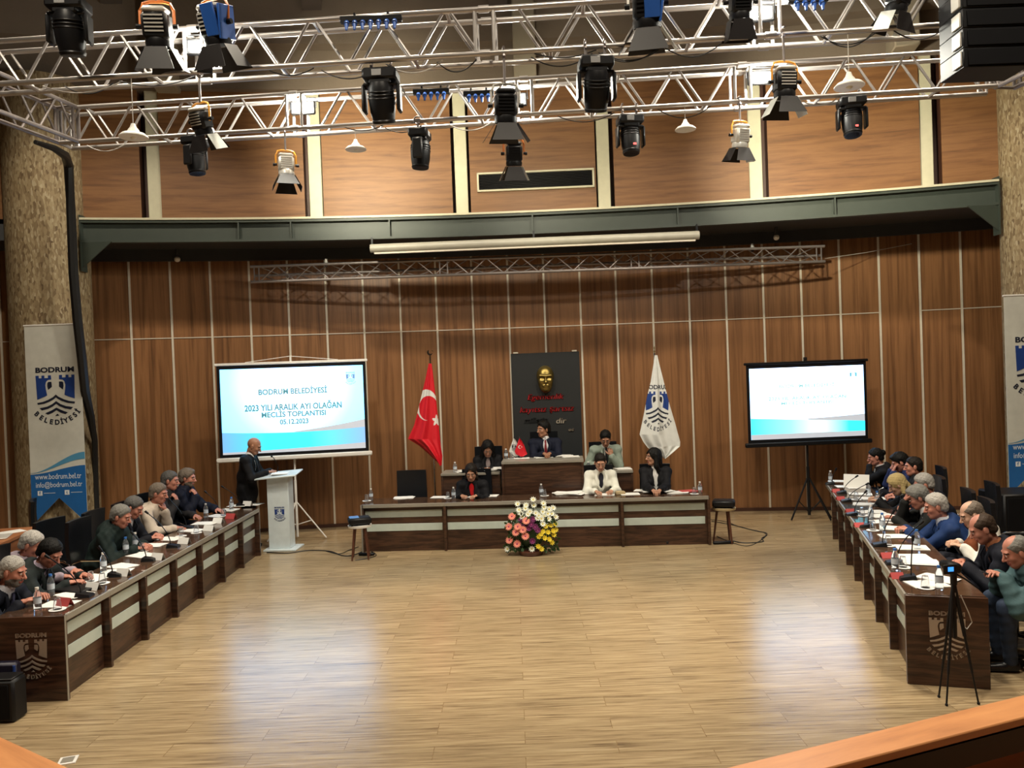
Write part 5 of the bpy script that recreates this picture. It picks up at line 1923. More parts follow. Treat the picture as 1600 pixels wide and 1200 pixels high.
    Pl, Ql = grow_mesh([('e', P + V3(0, -.01, -.02), (.165 * fem, .122, .11))] + legs_p, .014, .03, grow=.012, post=folds)
    np_obj('trousers', [(Pl, Ql, 0)], [cm('cloth_%02d%02d%02d' % tuple(int(c * 99) for c in leg), leg)], body)
    for k_ in range(2):
        Pf, Qf = grow_mesh(foot_p[2 * k_:2 * k_ + 2], .012, .02, grow=.006); np_obj('shoe', [(Pf, Qf, 0)], [M['leather']], body)
    # ---- hair
    if hair != 'bald':
        rngp = np.random.RandomState(int(px * 7 + py))
        ph = rngp.rand(9) * 6.28
        th = {'short': .013, 'crop': .009, 'full': .019, 'receding': .010, 'long': .018, 'bun': .011, 'tied': .014}[hair]
        pr = [('e', H(0, -.014, .032), (.075 * f_ + th, .094 + th, .088 + th), Rh), ('e', H(0, -.045, -.02), (.066 * f_ + th, .055 + th, .07), Rh)]
        cutl = []
        if hair == 'full': pr.append(('e', H(0, .035, .098), (.055, .05, .028), Rh))
        if hair in ('long',):
            for s_ in (-1, 1):
                pr += [('c', H(s_ * .070, -.012, .03), H(s_ * .085, .0, -.12), .032, .036), ('c', H(s_ * .085, .0, -.12), N + rt * s_ * .095 + fw * .06 - upv * .14, .036, .024)]
            pr += [('e', H(0, -.075, -.07), (.085, .045, .14), Rh), ('e', N - fw * .085 - upv * .03, (.095, .04, .13), Rt)]
        if hair == 'tied':
            pr += [('e', H(0, -.085, -.07), (.05, .04, .08), Rh), ('c', H(.05, -.04, .0), H(.07, -.01, -.10), .03, .03), ('c', H(-.05, -.04, .0), H(-.07, -.01, -.10), .03, .03)]
        if hair == 'bun': pr += [('e', H(0, -.115, .035), (.04, .035, .04), Rh)]
        pr = big(pr)
        def post(F_):
            ax = [F_.lo[k] + F_.h * np.arange(F_.n[k]) for k in range(3)]
            X, Y, Z = np.meshgrid(*ax, indexing='ij')
            X = X - HC[0]; Y = Y - HC[1]; Z = Z - HC[2]
            lx = X * Rh[0, 0] + Y * Rh[1, 0] + Z * Rh[2, 0]; ly = X * Rh[0, 1] + Y * Rh[1, 1] + Z * Rh[2, 1]; lz = X * Rh[0, 2] + Y * Rh[1, 2] + Z * Rh[2, 2]
            lx, ly, lz = lx / hs, ly / hs, lz / hs
            top_ = {'receding': .095, 'crop': .072, 'short': .074, 'full': .072, 'long': .062, 'bun': .072, 'tied': .058}[hair]
            yf = .078
            if hair in ('long', 'tied'):
                # face opening only
                cutv = np.sqrt((lx / .061) ** 2 + ((lz + .035) / .112) ** 2) - 1
                reg = np.where(ly > .015, np.maximum(cutv * .06, -.03 + .0 * lx), .03)
                reg = np.where(ly > .015, cutv * .06, np.maximum(cutv * .06, (.015 - ly)))
            else:
                front = lz - (-.012 + np.clip(ly - .012, 0, 1) * (top_ + .012) / (yf - .012))
                back = lz - (-.012 - np.clip(.012 - ly, 0, 1) * .75)
                reg = np.where(ly > .012, front * .75, back * .8)
                ear = np.sqrt(((np.abs(lx) - .078) / .03) ** 2 + ((ly + .004) / .024) ** 2 + ((lz + .012) / .034) ** 2) - 1
                reg = np.minimum(reg, ear * .025)
                if hair == 'receding':
                    bald = np.sqrt((lx / .058) ** 2 + ((ly - .04) / .085) ** 2 + ((lz - .11) / .06) ** 2) - 1
                    reg = np.minimum(reg, bald * .05)
            reg = reg + .004 * np.sin(60 * lx + ph[4]) * np.sin(45 * lz + ph[5])
            if hair not in ('long', 'tied'):
                F_.D = F_.D + (np.clip(.028 - reg, 0, .03) * .30).astype(np.float32)
            noise = .0025 * np.sin(95 * lx + ph[0] + 30 * lz) * np.sin(80 * ly + ph[1]) + .002 * np.sin(160 * lz + ph[2] + 60 * lx) * np.sin(130 * ly + ph[3])
            F_.D = np.maximum(F_.D + noise, -reg).astype(np.float32)
        Ph, Qh = grow_mesh(pr, .0075, .015, post=post)
        if len(Ph): np_obj('hair', [(Ph, Qh, 0)], [hm], body)
    if glasses:
        mb = MB()
        for s_ in (-1, 1):
            mb.tube([H(s_ * .031 + .022 * math.cos(a), .104, .003 + .016 * math.sin(a)) for a in np.linspace(0, 2 * PI, 13)[:-1]], .0022, 5, closed=True)
            mb.tube([H(s_ * .053, .102, .006), H(s_ * .076, .05, .006), H(s_ * .08, -.005, .0)], .002, 5)
        mb.tube([H(-.009, .106, .006), H(.009, .106, .006)], .002, 5)
        mb.build('glasses', [M['black']], body)
    return body


# ------------------------------------------------------------------ chairs
def office_chair(label=None, high=.62, wide=.50, group='black office chairs at the desks', name='office_chair', z0=.44):
    t = thing(name, label, 'chair', (0, 0, 0), 0, group)
    mb = MB(); mb.box((0, .02, z0), (wide, .48, .08), None, 0, .03); mb.build('seat', M['leather'], t)
    mb = MB()
    n = 6; vs = []
    hw = wide / 2
    for k in range(n + 1):
        u = k / n; z = z0 + .06 + high * u; yb = -.235 - .04 * u - .03 * math.sin(PI * u); w_ = hw * (1 - .04 * u)
        for j in range(7):
            x = -w_ + 2 * w_ * j / 6
            vs.append((x, yb + .04 * (x / w_) ** 2, z))
    m_ = len(vs); vs += [(x, y - .045, z) for x, y, z in vs]
    fs = []
    for k in range(n):
        for j in range(6):
            a = k * 7 + j; fs += [(a, a + 1, a + 8, a + 7), (m_ + a, m_ + a + 7, m_ + a + 8, m_ + a + 1)]
    for k in range(n):
        a, b = k * 7, k * 7 + 6
        fs += [(a, a + 7, m_ + a + 7, m_ + a), (b, m_ + b, m_ + b + 7, b + 7)]
    for j in range(6):
        a, b = j, n * 7 + j
        fs += [(a, m_ + a, m_ + a + 1, a + 1), (b, b + 1, m_ + b + 1, m_ + b)]
    mb.add(vs, fs); mb.build('backrest', M['leather'], t)
    for s_ in (-1, 1):
        mb = MB(); x = s_ * (hw + .02)
        mb.tube([(x, -.2, z0 + .02), (x, -.22, z0 + .2), (x, -.1, z0 + .245), (x, .12, z0 + .24), (x, .2, z0 + .2), (x, .19, z0 + .0)], .013, 6)
        mb.build('armrest', M['chrome'], t)
    mb = MB(); mb.cyl((0, 0, .1), (0, 0, z0 - .03), .028, n=12); mb.build('gas_lift', M['blackm'], t)
    mb = MB()
    for k in range(5):
        a = 2 * PI * k / 5 + .3
        mb.box((.15 * math.cos(a), .15 * math.sin(a), .085), (.30, .045, .03), rotm(rz=a), 0, .008)
    mb.build('star_base', M['black'], t)
    for k in range(5):
        a = 2 * PI * k / 5 + .3
        mb = MB(); c = Vector((.28 * math.cos(a), .28 * math.sin(a), .034)); o_ = Vector((-math.sin(a), math.cos(a), 0)) * .02
        mb.cyl(c - o_, c + o_, .033, n=12); mb.build('caster', M['black'], t)
    return t


_chair0 = None


def chair_at(loc, rz, label, group='black office chairs at the desks'):
    global _chair0
    if _chair0 is None:
        _chair0 = office_chair(label, group=group); t = _chair0
    else:
        t = copy_tree(_chair0)
    t.location = tuple(loc); t.rotation_euler = (0, 0, rz); t['label'] = label
    if group: t['group'] = group
    return t
# ------------------------------------------------------------------ the people
RZL = -PI / 2
RZR = math.atan2(-(-RNn.x), -RNn.y) if False else math.atan2(RNn.x, -RNn.y)
RZC = PI
UPD, TOF = (0, -.25, 1), (0, -1, .1)
CH_L = ((.02, .36, .99)); LBL = []


def chinL(x=-.05, y=.40, z=1.0): return (x, y, z)


people = []


def put(px, py, label, chair=None, **k):
    o = person(px, py, label, **k)
    people.append(o)
    if chair:
        f = rotm(rz=k.get('rz', 0)) @ Vector((0, .03, 0))
        chair_at((o.location.x + f.x, o.location.y + f.y, k.get('zf', 0)), k.get('rz', 0), chair)
    return o


# left row, facing the middle of the hall
put(20, 893, 'man with short pale grey hair in a dark suit, nearest on the left row', 'chair under the man with pale grey hair nearest on the left',
    Yh=7.0, rz=RZL, lean=.52, head=(.28, 0), hair='crop', hc='light', skn='ruddy', tc=(.012, .014, .025), shirt=(.62, .64, .7), tie=(.05, .05, .09), beard='grey', hands=((-.10, .50, .77), (.14, .48, .77)))
put(78, 864, 'dark-haired man in a dark grey suit bending over the left desk row and writing', 'chair under the bending dark-haired man on the left',
    Yh=7.6, rz=RZL, lean=.46, head=(.62, -.1), hair='short', hc='black', skn='ruddy', tc=(.022, .030, .030), shirt=(.45, .38, .48), tie=(.02, .02, .03), belly=.02, hands=((-.22, .52, .77), (.10, .56, .77)), shoulders=1.08)
put(50, 851, 'man with speckled grey hair half hidden behind the bending man on the left', None,
    Yh=7.95, rz=RZL, lean=.34, head=(.45, .1), hair='short', hc='light', skn='ruddy', top='sweater', tc=(.34, .28, .33), tname='sweater', hands=((-.1, .62, .77), (.16, .66, .77)))
put(189, 807, 'grey-haired man in a dark green hooded jacket on the left row', 'chair under the man in the dark green hooded jacket',
    Yh=9.15, rz=RZL, lean=.36, head=(.35, 0), hair='short', hc='grey', skn='ruddy', top='hood', tc=(.014, .028, .026), tname='hooded_jacket', hands=((-.06, .50, .77), (.14, .50, .77)))
put(209, 793, 'dark-haired man in a black suit looking down beside the green hooded jacket', 'chair under the black-suited man who looks down on the left row',
    Yh=9.75, rz=RZL, lean=.34, head=(.50, 0), hair='short', hc='saltdark', skn='ruddy', tc=(.010, .011, .018), shirt=(.72, .72, .74), hands=((-.08, .50, .77), (.14, .54, .77)))
put(248, 771, 'man in a cream jumper resting his chin on one hand on the left row', 'chair under the man in the cream jumper',
    Yh=10.4, rz=RZL, lean=.34, head=(.22, 0), hair='short', hc='greybrown', skn='ruddy', top='sweater', tc=(.52, .44, .36), tname='sweater', belly=.015,
    hands=((-.03, .335, .985), (.16, .55, .77)), hdir=((UPD, TOF), None), hcurl=(1.0, .7))
put(266, 751, 'man in a dark grey jacket with a hand over his mouth, left row', 'chair under the man in dark grey with a hand over his mouth',
    Yh=11.05, rz=RZL, lean=.26, head=(.15, .1), hair='short', hc='saltdark', skn='ruddy', top='sweater', tc=(.035, .032, .035), tname='jacket',
    hands=((-.12, .50, .77), (.02, .315, 1.01)), hdir=(None, (UPD, TOF)), hcurl=(.6, 1.0))
put(293, 747, 'bearded grey-brown-haired man in a navy coat, farthest on the left row', 'chair under the bearded man in the navy coat',
    Yh=11.45, rz=RZL, lean=.22, head=(.15, 0), hair='full', hc='greybrown', skn='ruddy', top='coat', tc=(.008, .011, .028), tname='coat', beard='greybrown',
    hands=((-.10, .56, .79), (.03, .325, 1.01)), hdir=(None, (UPD, TOF)), hcurl=(.4, 1.0))
put(397, 697, 'bald man in a black suit standing at the pale lectern and reading', None, pose='stand',
    rz=RZL + .05, lean=.08, head=(.48, 0), hair='bald', hc='dark', skn='tan', tc=(.010, .010, .013), shirt=(.68, .68, .7), tie=(.02, .02, .025), leg=(.01, .01, .013),
    hands=((-.10, .36, 1.22), (.12, .36, 1.23)), belly=.02)
# podium and front desk, facing the hall
put(762, 701, 'long dark-haired woman in black writing at the side desk left of the podium', 'chair under the woman in black left of the podium', zf=.285, Yh=12.98,
    rz=RZC, lean=.28, head=(.55, .05), hair='long', hc='black', skn='tan', tc=(.010, .010, .012), shirt=(.30, .24, .24), female=True, hands=((-.03, .42, .80), (.05, .40, .80)), leg=(.01, .01, .01))
put(736, 738, 'woman in a red top and black jacket reading at the front desk', 'chair under the woman in the red top',
    Yh=12.15, rz=RZC - .15, lean=.30, head=(.42, .1), hair='tied', hc='dark', skn='olive', tc=(.010, .010, .012), shirt=(.70, .015, .02), female=True, hands=((-.12, .42, .78), (.12, .40, .78)), leg=(.01, .01, .01))
put(849, 671, 'dark-haired man in a navy suit and dark red tie at the podium', 'chair under the man with the dark red tie at the podium', zf=.505, Yh=13.15,
    rz=RZC + .02, lean=.12, head=(.05, -.95), hair='full', hc='black', skn='tan', tc=(.010, .014, .034), shirt=(.72, .72, .74), tie=(.16, .015, .02), hands=((-.055, .44, .80), (.055, .44, .80)), hcurl=.8, shoulders=1.08)
put(946, 685, 'man in a pale grey-green jacket holding his face, right of the podium', 'chair under the man in the pale grey-green jacket', zf=.285, Yh=13.02,
    rz=RZC, lean=.30, head=(.55, -.1), hair='short', hc='black', skn='tan', tc=(.25, .30, .25), shirt=(.66, .66, .62), tie=(.02, .02, .03), hands=((-.07, .34, .93), (.22, .42, .80)), hdir=(((.1, -.1, 1), (0, -1, 0)), None), hcurl=(.7, .5))
put(938, 722, 'woman in a white blazer reading at the front desk', 'chair under the woman in the white blazer',
    Yh=12.15, rz=RZC, lean=.16, head=(.42, -.05), hair='bun', hc='dark', skn='olive', tc=(.70, .70, .62), shirt=(.03, .03, .045), female=True, hands=((-.13, .42, .79), (.12, .42, .79)), leg=(.01, .01, .01))
put(1021, 714, 'woman with long black hair, black jacket and white scarf tie, turned sideways', 'chair under the long-haired woman in profile at the front desk',
    Yh=12.15, rz=RZC - .15, lean=.05, head=(.0, -1.15), hair='long', hc='black', skn='olive', tc=(.010, .010, .012), shirt=(.70, .68, .66), female=True, hands=((-.05, .44, .80), (.06, .44, .80)), leg=(.01, .01, .01), tie=(.6, .6, .58))
# right row, facing the middle of the hall
put(1368, 714, 'black-haired woman in a black jacket with chin on hand, farthest on the right row', 'chair under the farthest woman of the right row',
    Yh=12.25, rz=RZR, lean=.30, head=(.25, .0), hair='bun', hc='black', skn='ruddy', tc=(.010, .010, .013), shirt=(.45, .42, .42), female=True,
    hands=((.0, .31, .99), (-.02 + .12, .5, .77)), hdir=((UPD, TOF), None), hcurl=(1.0, .5), tie=(.4, .4, .4))
put(1406, 722, 'dark-haired person bowing with raised hands behind the blonde woman', None,
    Yh=11.35, rz=RZR, lean=.30, head=(.50, .0), hair='full', hc='black', skn='ruddy', top='sweater', tc=(.02, .03, .10), tname='sweater', hands=((-.06, .36, 1.0), (.08, .36, 1.02)), hdir=((UPD, TOF), (UPD, TOF)), hcurl=.3)
put(1427, 729, 'short-haired man in a bulky black coat seated behind the right row', 'chair under the man in the bulky black coat',
    Yh=10.95, rz=RZR, lean=.14, head=(.1, .0), hair='crop', hc='dark', skn='ruddy', top='coat', tc=(.012, .012, .014), tname='coat', shoulders=1.12, hands=((-.14, .36, .70), (.14, .36, .70)))
put(1402, 757, 'blonde woman in black holding a phone at the right row', 'chair under the blonde woman',
    Yh=10.1, rz=RZR, lean=.34, head=(.55, .0), hair='tied', hc='blonde', skn='pale', tc=(.012, .013, .015), shirt=(.5, .5, .5), female=True, hands=((-.05, .50, .80), (.08, .50, .82)))
put(1443, 757, 'man with pale grey hair hidden behind the man with glasses', None,
    Yh=9.65, rz=RZR, lean=.36, head=(.3, .0), hair='short', hc='light', skn='ruddy', tc=(.02, .02, .024), hands=((-.14, .42, .77), (.14, .42, .77)))
put(1434, 777, 'grey-haired man with glasses covering his face with one hand', 'chair under the man with glasses',
    Yh=9.05, rz=RZR, lean=.40, head=(.45, .0), hair='full', hc='grey', skn='ruddy', tc=(.020, .021, .020), shirt=(.72, .72, .72), glasses=True, hands=((-.03, .55, .78), (.02, .42, .98)), hdir=(None, (UPD, TOF)), hcurl=(.8, .35))
put(1462, 791, 'white-haired man in a bright navy-blue suit reading at the right row', 'chair under the white-haired man in the blue suit',
    Yh=8.4, rz=RZR, lean=.36, head=(.28, .0), hair='short', hc='light', skn='ruddy', tc=(.010, .030, .105), shirt=(.62, .66, .74), hands=((-.04, .54, .78), (.06, .55, .78)), hcurl=.9, shoulders=1.08, belly=.02)
put(1518, 804, 'balding man in a white shirt and brown scarf behind the right row', None,
    Yh=7.9, rz=RZR, lean=.26, head=(.42, .1), hair='receding', hc='greybrown', skn='pale', top='sweater', tc=(.68, .66, .60), tname='shirt', scarf=(.19, .055, .022), hands=((-.10, .32, .72), (.12, .32, .72)))
put(1535, 826, 'balding dark-haired man in a dark navy jacket looking down, near end of the right row', 'chair under the balding man in the dark navy jacket',
    Yh=7.15, rz=RZR, lean=.36, head=(.50, .0), hair='receding', hc='brown', skn='ruddy', tc=(.016, .018, .028), shirt=(.25, .09, .04), lapel=True, hands=((-.08, .44, .72), (.10, .42, .72)), belly=.02)
pR10 = put(1588, 862, 'bald man in a teal quilted jacket holding a phone, nearest on the right', None,
    Yh=6.55, rz=RZR + .1, lean=.46, head=(.42, .0), hair='receding', hc='grey', skn='ruddy', top='coat', tc=(.055, .105, .115), tname='quilted_jacket', leg=(.03, .045, .08), hands=((-.08, .45, .78), (.02, .46, .78)), belly=.03)
f = rotm(rz=RZR) @ Vector((0, .03, 0))
chair_at((pR10.location.x + f.x, pR10.location.y + f.y, 0), RZR + .1, 'black swivel chair with chrome arms at the near right, under the teal jacket')
# phone in his hands
q = rotm(rz=RZR + .1) @ Vector((-.03, .54, .80))
mb = MB(); mb.box((0, 0, 0), (.075, .15, .009), rotm(rx=.3, rz=RZR), 0, .003)
mb.build('smartphone', M['black'], loc=(pR10.location.x + q.x, pR10.location.y + q.y, q.z), label='black phone in the hands of the bald man in the teal jacket', cat='phone')

# empty chairs
c = D(641, 776, 12.5)
chair_at((c[0], 12.50, 0), PI, 'empty black leather chair left of the woman in red')
for px, py, lb, rz_ in ((130, 905, 'empty black chair with a wide backrest beside the bending man, left row', RZL - .15), (92, 872, 'empty black chair standing behind the left row below the banner', RZL + .5)):
    g_ = G(px, py, .45)
    chair_at((g_[0] - (.25 if px > 100 else .55), g_[1] + (.2 if px > 100 else .9), 0), rz_, lb)
for px, py, Y, lb in ((1500, 790, 9.4, 'black chair with a tall back behind the white-haired man in blue'), (1590, 830, 8.3, 'black chair with a tall back beside the loudspeaker at the right edge')):
    g_ = D(px, py, Y)
    chair_at((g_[0] + .1, Y, 0), RZR, lb)
# dark bag on the left row desk
# ------------------------------------------------------------------ small things on the desks
ZD = .7312


def bottle(loc, label, h=.20, cap='bluecap', group='water bottles on the desks'):
    t = thing('water_bottle', label, 'bottle', loc, 0, group)
    s = h / .2
    mb = MB(); mb.lathe([(.001, 0), (.03, 0), (.032, .01), (.032, .12 * s), (.028, .145 * s), (.014, .175 * s), (.0135, .185 * s)], n=16)
    mb.build('bottle_body', M['pet'], t)
    mb = MB(); mb.cyl((0, 0, .06 * s), (0, 0, .11 * s), .0328, n=16, caps=False); mb.build('paper_label', M['lbl'], t)
    mb = MB(); mb.cyl((0, 0, .18 * s), (0, 0, .2 * s), .0155, n=12); mb.build('cap', M[cap], t)
    return t


def glass(loc, label, inverted=True, group='drinking glasses on the desks'):
    t = thing('drinking_glass', label, 'glass', loc, 0, group)
    mb = MB(); mb.cyl((0, 0, .0), (0, 0, .006), .065, .07, 20); mb.build('saucer', M['card'], t)
    r0, r1 = (.036, .024) if inverted else (.024, .036)
    mb = MB(); mb.lathe([(r0, .0065), (r1, .105), (.001, .107), (.001, .102), (r1 - .003, .101), (r0 - .003, .0065)], n=16)
    mb.build('tumbler', M['glass'], t)
    return t


def name_card(loc, rz, label, red=False, s=1.0):
    t = thing('name_card', label, 'name card', loc, rz, 'name cards on the desks')
    m_ = M['redp'] if red else M['card']
    mb = MB(); h = .10 * s; w_ = .11 * s; b = .035
    vs = [(-w_, -b, 0), (w_, -b, 0), (w_, 0, h), (-w_, 0, h), (-w_, b, 0), (w_, b, 0)]
    v2 = [(x, y * .93, z - .003) for x, y, z in vs]
    mb.add(vs + v2, [(0, 1, 2, 3), (3, 2, 5, 4), (6, 9, 8, 7), (9, 10, 11, 8), (0, 6, 7, 1), (4, 5, 11, 10)])
    mb.build('card', m_, t)
    mb = MB()
    for k in range(2):
        z = h * (.62 - .25 * k); y = -b * (1 - z / h) - .0015
        mb.box((0, y, z), (w_ * (1.3 - .3 * k), .001, .012), rotm(rx=-math.atan2(b, h)))
    mb.build('print', M['whitetext'] if red else M['ink'], t)
    return t


def sheet(loc, rz, label, w_=.21, l_=.297, n=1, m_='paper', group='papers on the desks'):
    rr = random.Random(int(loc[0] * 977 + loc[1] * 331))
    mb = MB()
    for k in range(n):
        mb.box((rr.uniform(-.012, .012) * k, rr.uniform(-.012, .012) * k, .0015 + .0032 * k), (w_, l_, .003), rotm(rz=rr.uniform(-.12, .12) * k))
    o = mb.build('paper_stack' if n > 1 else 'paper_sheet', M[m_], loc=tuple(loc), rz=rz, label=label, cat='paper', group=group)
    return o


def microphone(loc, rz, label, h=.36, bend=.22):
    """base box, gooseneck leaning along local +y"""
    t = thing('desk_microphone', label, 'microphone', loc, rz, 'gooseneck microphones on the desks')
    mb = MB()
    mb.add([(-.06, -.07, 0), (.06, -.07, 0), (.06, .07, 0), (-.06, .07, 0), (-.05, -.06, .022), (.05, -.06, .022), (.05, .06, .045), (-.05, .06, .045)],
           [(0, 3, 2, 1), (4, 5, 6, 7), (0, 1, 5, 4), (1, 2, 6, 5), (2, 3, 7, 6), (3, 0, 4, 7)])
    mb.build('base', M['black'], t)
    mb = MB(); pts = [(0, .03 + bend * (k / 8) ** 1.8, .035 + h * k / 8) for k in range(9)]
    mb.tube(pts, .0055, 6); mb.build('gooseneck', M['blackm'], t)
    mb = MB(); a, b = Vector(pts[-1]), Vector(pts[-1]) + (Vector(pts[-1]) - Vector(pts[-2])).normalized() * .05
    mb.cyl(a, b, .011, .014, 10); mb.build('microphone_head', M['black'], t)
    return t


def g(px, py, z=ZD):
    p = G(px, py, z); return (p[0], p[1], z)


who = [((36, 93), 'the pale-haired man nearest on the left'), ((100, 930), 'x')]
LL = lambda i: ['the nearest left-row man', 'the bending left-row man', 'the empty wide chair', 'the green hooded jacket', 'the black-suited left-row man', 'the cream jumper', 'the dark grey left-row jacket', 'the bearded man', 'the lectern'][i]
for px, py, i, cap in ((80, 930, 1, 'bluecap'), (59, 953, 0, 'white'), (162, 893, 2, 'white'), (197, 866, 3, 'bluecap'), (212, 858, 4, 'white'), (322, 808, 6, 'white'), (362, 797, 7, 'bluecap'), (383, 786, 8, 'white')):
    bottle(g(px, py), '%s water bottle in front of %s' % ('blue-capped' if cap == 'bluecap' else 'pale-capped', LL(i)), cap=cap)
for px, py, i in ((90, 953, 0), (142, 909, 1), (160, 912, 2), (222, 862, 4), (283, 838, 5), (307, 833, 6), (349, 806, 7)):
    glass(g(px, py), 'upturned drinking glass on a white saucer before %s' % LL(i), px != 283)
for px, py, i, red in ((101, 946, 0, True), (146, 921, 1, False), (193, 899, 2, False), (247, 874, 3, False), (288, 849, 4, False), (327, 829, 5, False), (341, 817, 6, False), (361, 810, 7, True), (387, 790, 8, False)):
    name_card(g(px, py), Lrz + 1.2, '%s folded name card at the desk edge before %s' % ('red' if red else 'white', LL(i)), red, .72)
for px, py, i, h, b in ((132, 932, 1, .34, .26), (181, 900, 2, .24, .10), (233, 876, 3, .26, .12), (271, 855, 4, .38, .24), (295, 826, 5, .34, .18), (345, 800, 7, .26, .16), (377, 790, 8, .26, .22)):
    microphone(g(px, py), PI / 2 + .1, 'black gooseneck microphone pointing towards %s' % LL(i), h, b)
for px, py, i, rz_, n in ((112, 930, 0, .9, 3), (92, 944, 0, 1.5, 1), (150, 902, 1, 1.2, 2), (190, 885, 2, 1.0, 2), (182, 893, 2, 1.7, 1), (222, 868, 3, 1.1, 3), (238, 852, 4, 1.5, 2), (265, 842, 4, 1.3, 1), (300, 829, 5, 1.2, 2),
                          (322, 818, 6, 1.4, 3), (340, 806, 6, 1.1, 1), (355, 797, 7, 1.3, 2), (372, 790, 8, 1.5, 1), (395, 788, 8, 1.3, 1)):
    sheet(g(px, py), rz_, 'white papers lying on the left desk row before %s' % LL(i), n=n)
mb = MB(); mb.box((0, 0, .012), (.26, .34, .024), None, 0, .006)
mb.build('document_folder', M['black'], loc=g(122, 921), rz=1.2, label='black open folder under papers before the bending man on the left', cat='folder')

RR = lambda i: ['the teal jacket', 'the balding dark-jacketed man', 'the brown scarf', 'the blue suit', 'the man with glasses', 'the blonde woman', 'the bowing person', 'the farthest right-row woman', 'the far right end'][i]
for px, py, i, cap in ((1468, 921, 0, 'bluecap'), (1399, 891, 1, 'bluecap'), (1433, 858, 2, 'bluecap'), (1379, 829, 3, 'bluecap'), (1361, 815, 4, 'white'), (1371, 791, 5, 'bluecap'), (1357, 776, 6, 'white'), (1298, 755, 8, 'white')):
    bottle(g(px, py), '%s water bottle in front of %s' % ('blue-capped' if cap == 'bluecap' else 'pale-capped', RR(i)), cap=cap)
for px, py, i in ((1446, 919, 0), (1411, 887, 1), (1388, 853, 3), (1364, 829, 4), (1347, 806, 5), (1338, 781, 6)):
    glass(g(px, py), 'upturned drinking glass on a white saucer before %s' % RR(i))
for px, py, i in ((1401, 903, 0), (1385, 871, 1), (1342, 823, 3), (1328, 801, 4), (1313, 781, 5), (1306, 769, 6)):
    name_card(g(px, py), RRz - 1.3, 'red and white name card at the desk edge before %s' % RR(i), True, .5)
for px, py, i, h, b in ((1418, 905, 0, .30, .02), (1396, 881, 1, .34, .20), (1374, 853, 3, .30, .10), (1352, 823, 4, .32, .14), (1331, 805, 5, .24, .12), (1322, 784, 6, .20, .22), (1315, 771, 7, .2, .16), (1297, 757, 8, .18, .05)):
    microphone(g(px, py), RZR + PI, 'black gooseneck microphone pointing towards %s' % RR(i), h, b)
for px, py, i, rz_, n in ((1462, 904, 0, .6, 3), (1448, 913, 0, 1.6, 2), (1440, 879, 1, 1.2, 3), (1425, 870, 1, 1.5, 2), (1425, 856, 2, 1.3, 2), (1397, 838, 3, 1.4, 2), (1400, 826, 3, 1.1, 3), (1382, 815, 4, 1.4, 2), (1378, 806, 4, 1.7, 2),
                          (1362, 800, 5, 1.4, 2), (1352, 788, 5, 1.2, 2), (1362, 779, 6, 1.5, 3), (1345, 772, 6, 1.2, 2), (1340, 762, 7, 1.4, 2), (1322, 760, 7, 1.4, 1), (1310, 752, 8, 1.2, 2)):
    sheet(g(px, py), rz_, 'white papers lying on the right desk row before %s' % RR(i), n=n)
p = g(1338, 762)
t = thing('display_board', 'white sheet standing upright on the far right desks before the black-haired woman', 'paper', p, RZR + PI + 1.3)
mb = MB(); mb.box((0, .02, .10), (.36, .006, .2), rotm(rx=-.3), 0, .002); mb.build('sheet', M['paper'], t)
mb = MB(); mb.box((0, .07, .05), (.3, .006, .12), rotm(rx=.5)); mb.build('support', M['paper'], t)
# desk dividers' dark joints are part of the desks

# front desk items
zc = .7362
def gc(px, py, z=zc): return g(px, py, z)
for px, py, lb in ((709, 779, 'clear water bottle on the front desk before the woman in red'), (846, 774, 'clear water bottle at the middle of the front desk'), (1094, 771, 'bluish water bottle at the right end of the front desk'), (580, 781, 'small clear bottle at the left end of the front desk')):
    bottle(gc(px, py), lb, .18, 'white')
for px, py, lb in ((573, 783, 'white saucer with a glass at the left end of the front desk'), (700, 779, 'glass on a saucer beside the woman in red'), (851, 775, 'glass on a saucer at the middle of the front desk'), (1085, 772, 'glass on a saucer at the right end of the front desk')):
    glass(gc(px, py), lb)
for px, py, lb, n, w_, l_ in ((632, 778, 'white papers before the empty chair on the front desk', 3, .30, .21), (688, 777, 'white papers left of the woman in red on the front desk', 2, .26, .2),
                              (735, 776, 'white papers under the hands of the woman in red', 3, .34, .21), (764, 775, 'white papers right of the woman in red', 3, .28, .21),
                              (890, 772, 'thick open white papers left of the woman in the white blazer', 8, .42, .22), (915, 771, 'white papers under the left hand of the woman in the white blazer', 4, .34, .21),
                              (945, 773, 'white papers before the woman in the white blazer', 2, .3, .21), (985, 772, 'white papers between the white blazer and the long-haired woman', 2, .28, .2),
                              (1022, 768, 'thick white papers before the long-haired woman', 10, .44, .2), (1058, 770, 'white papers right of the long-haired woman', 4, .32, .2)):
    sheet(gc(px, py), Crz + random.uniform(-.15, .15), lb, w_, l_, n)
mb = MB(); mb.box((0, 0, .022), (.14, .11, .044), None, 0, .004)
M['tan'] = mat('tan_card', (.42, .32, .17), .6)
mb.build('card_box', M['tan'], loc=gc(969, 772), rz=.1, label='small tan box on the front desk between the two right women', cat='box')
mb = MB(); mb.box((0, 0, .008), (.26, .18, .016), None, 0, .004); mb.build('folder', M['redp'], loc=gc(1075, 768), rz=.2, label='red folder near the right end of the front desk', cat='folder')
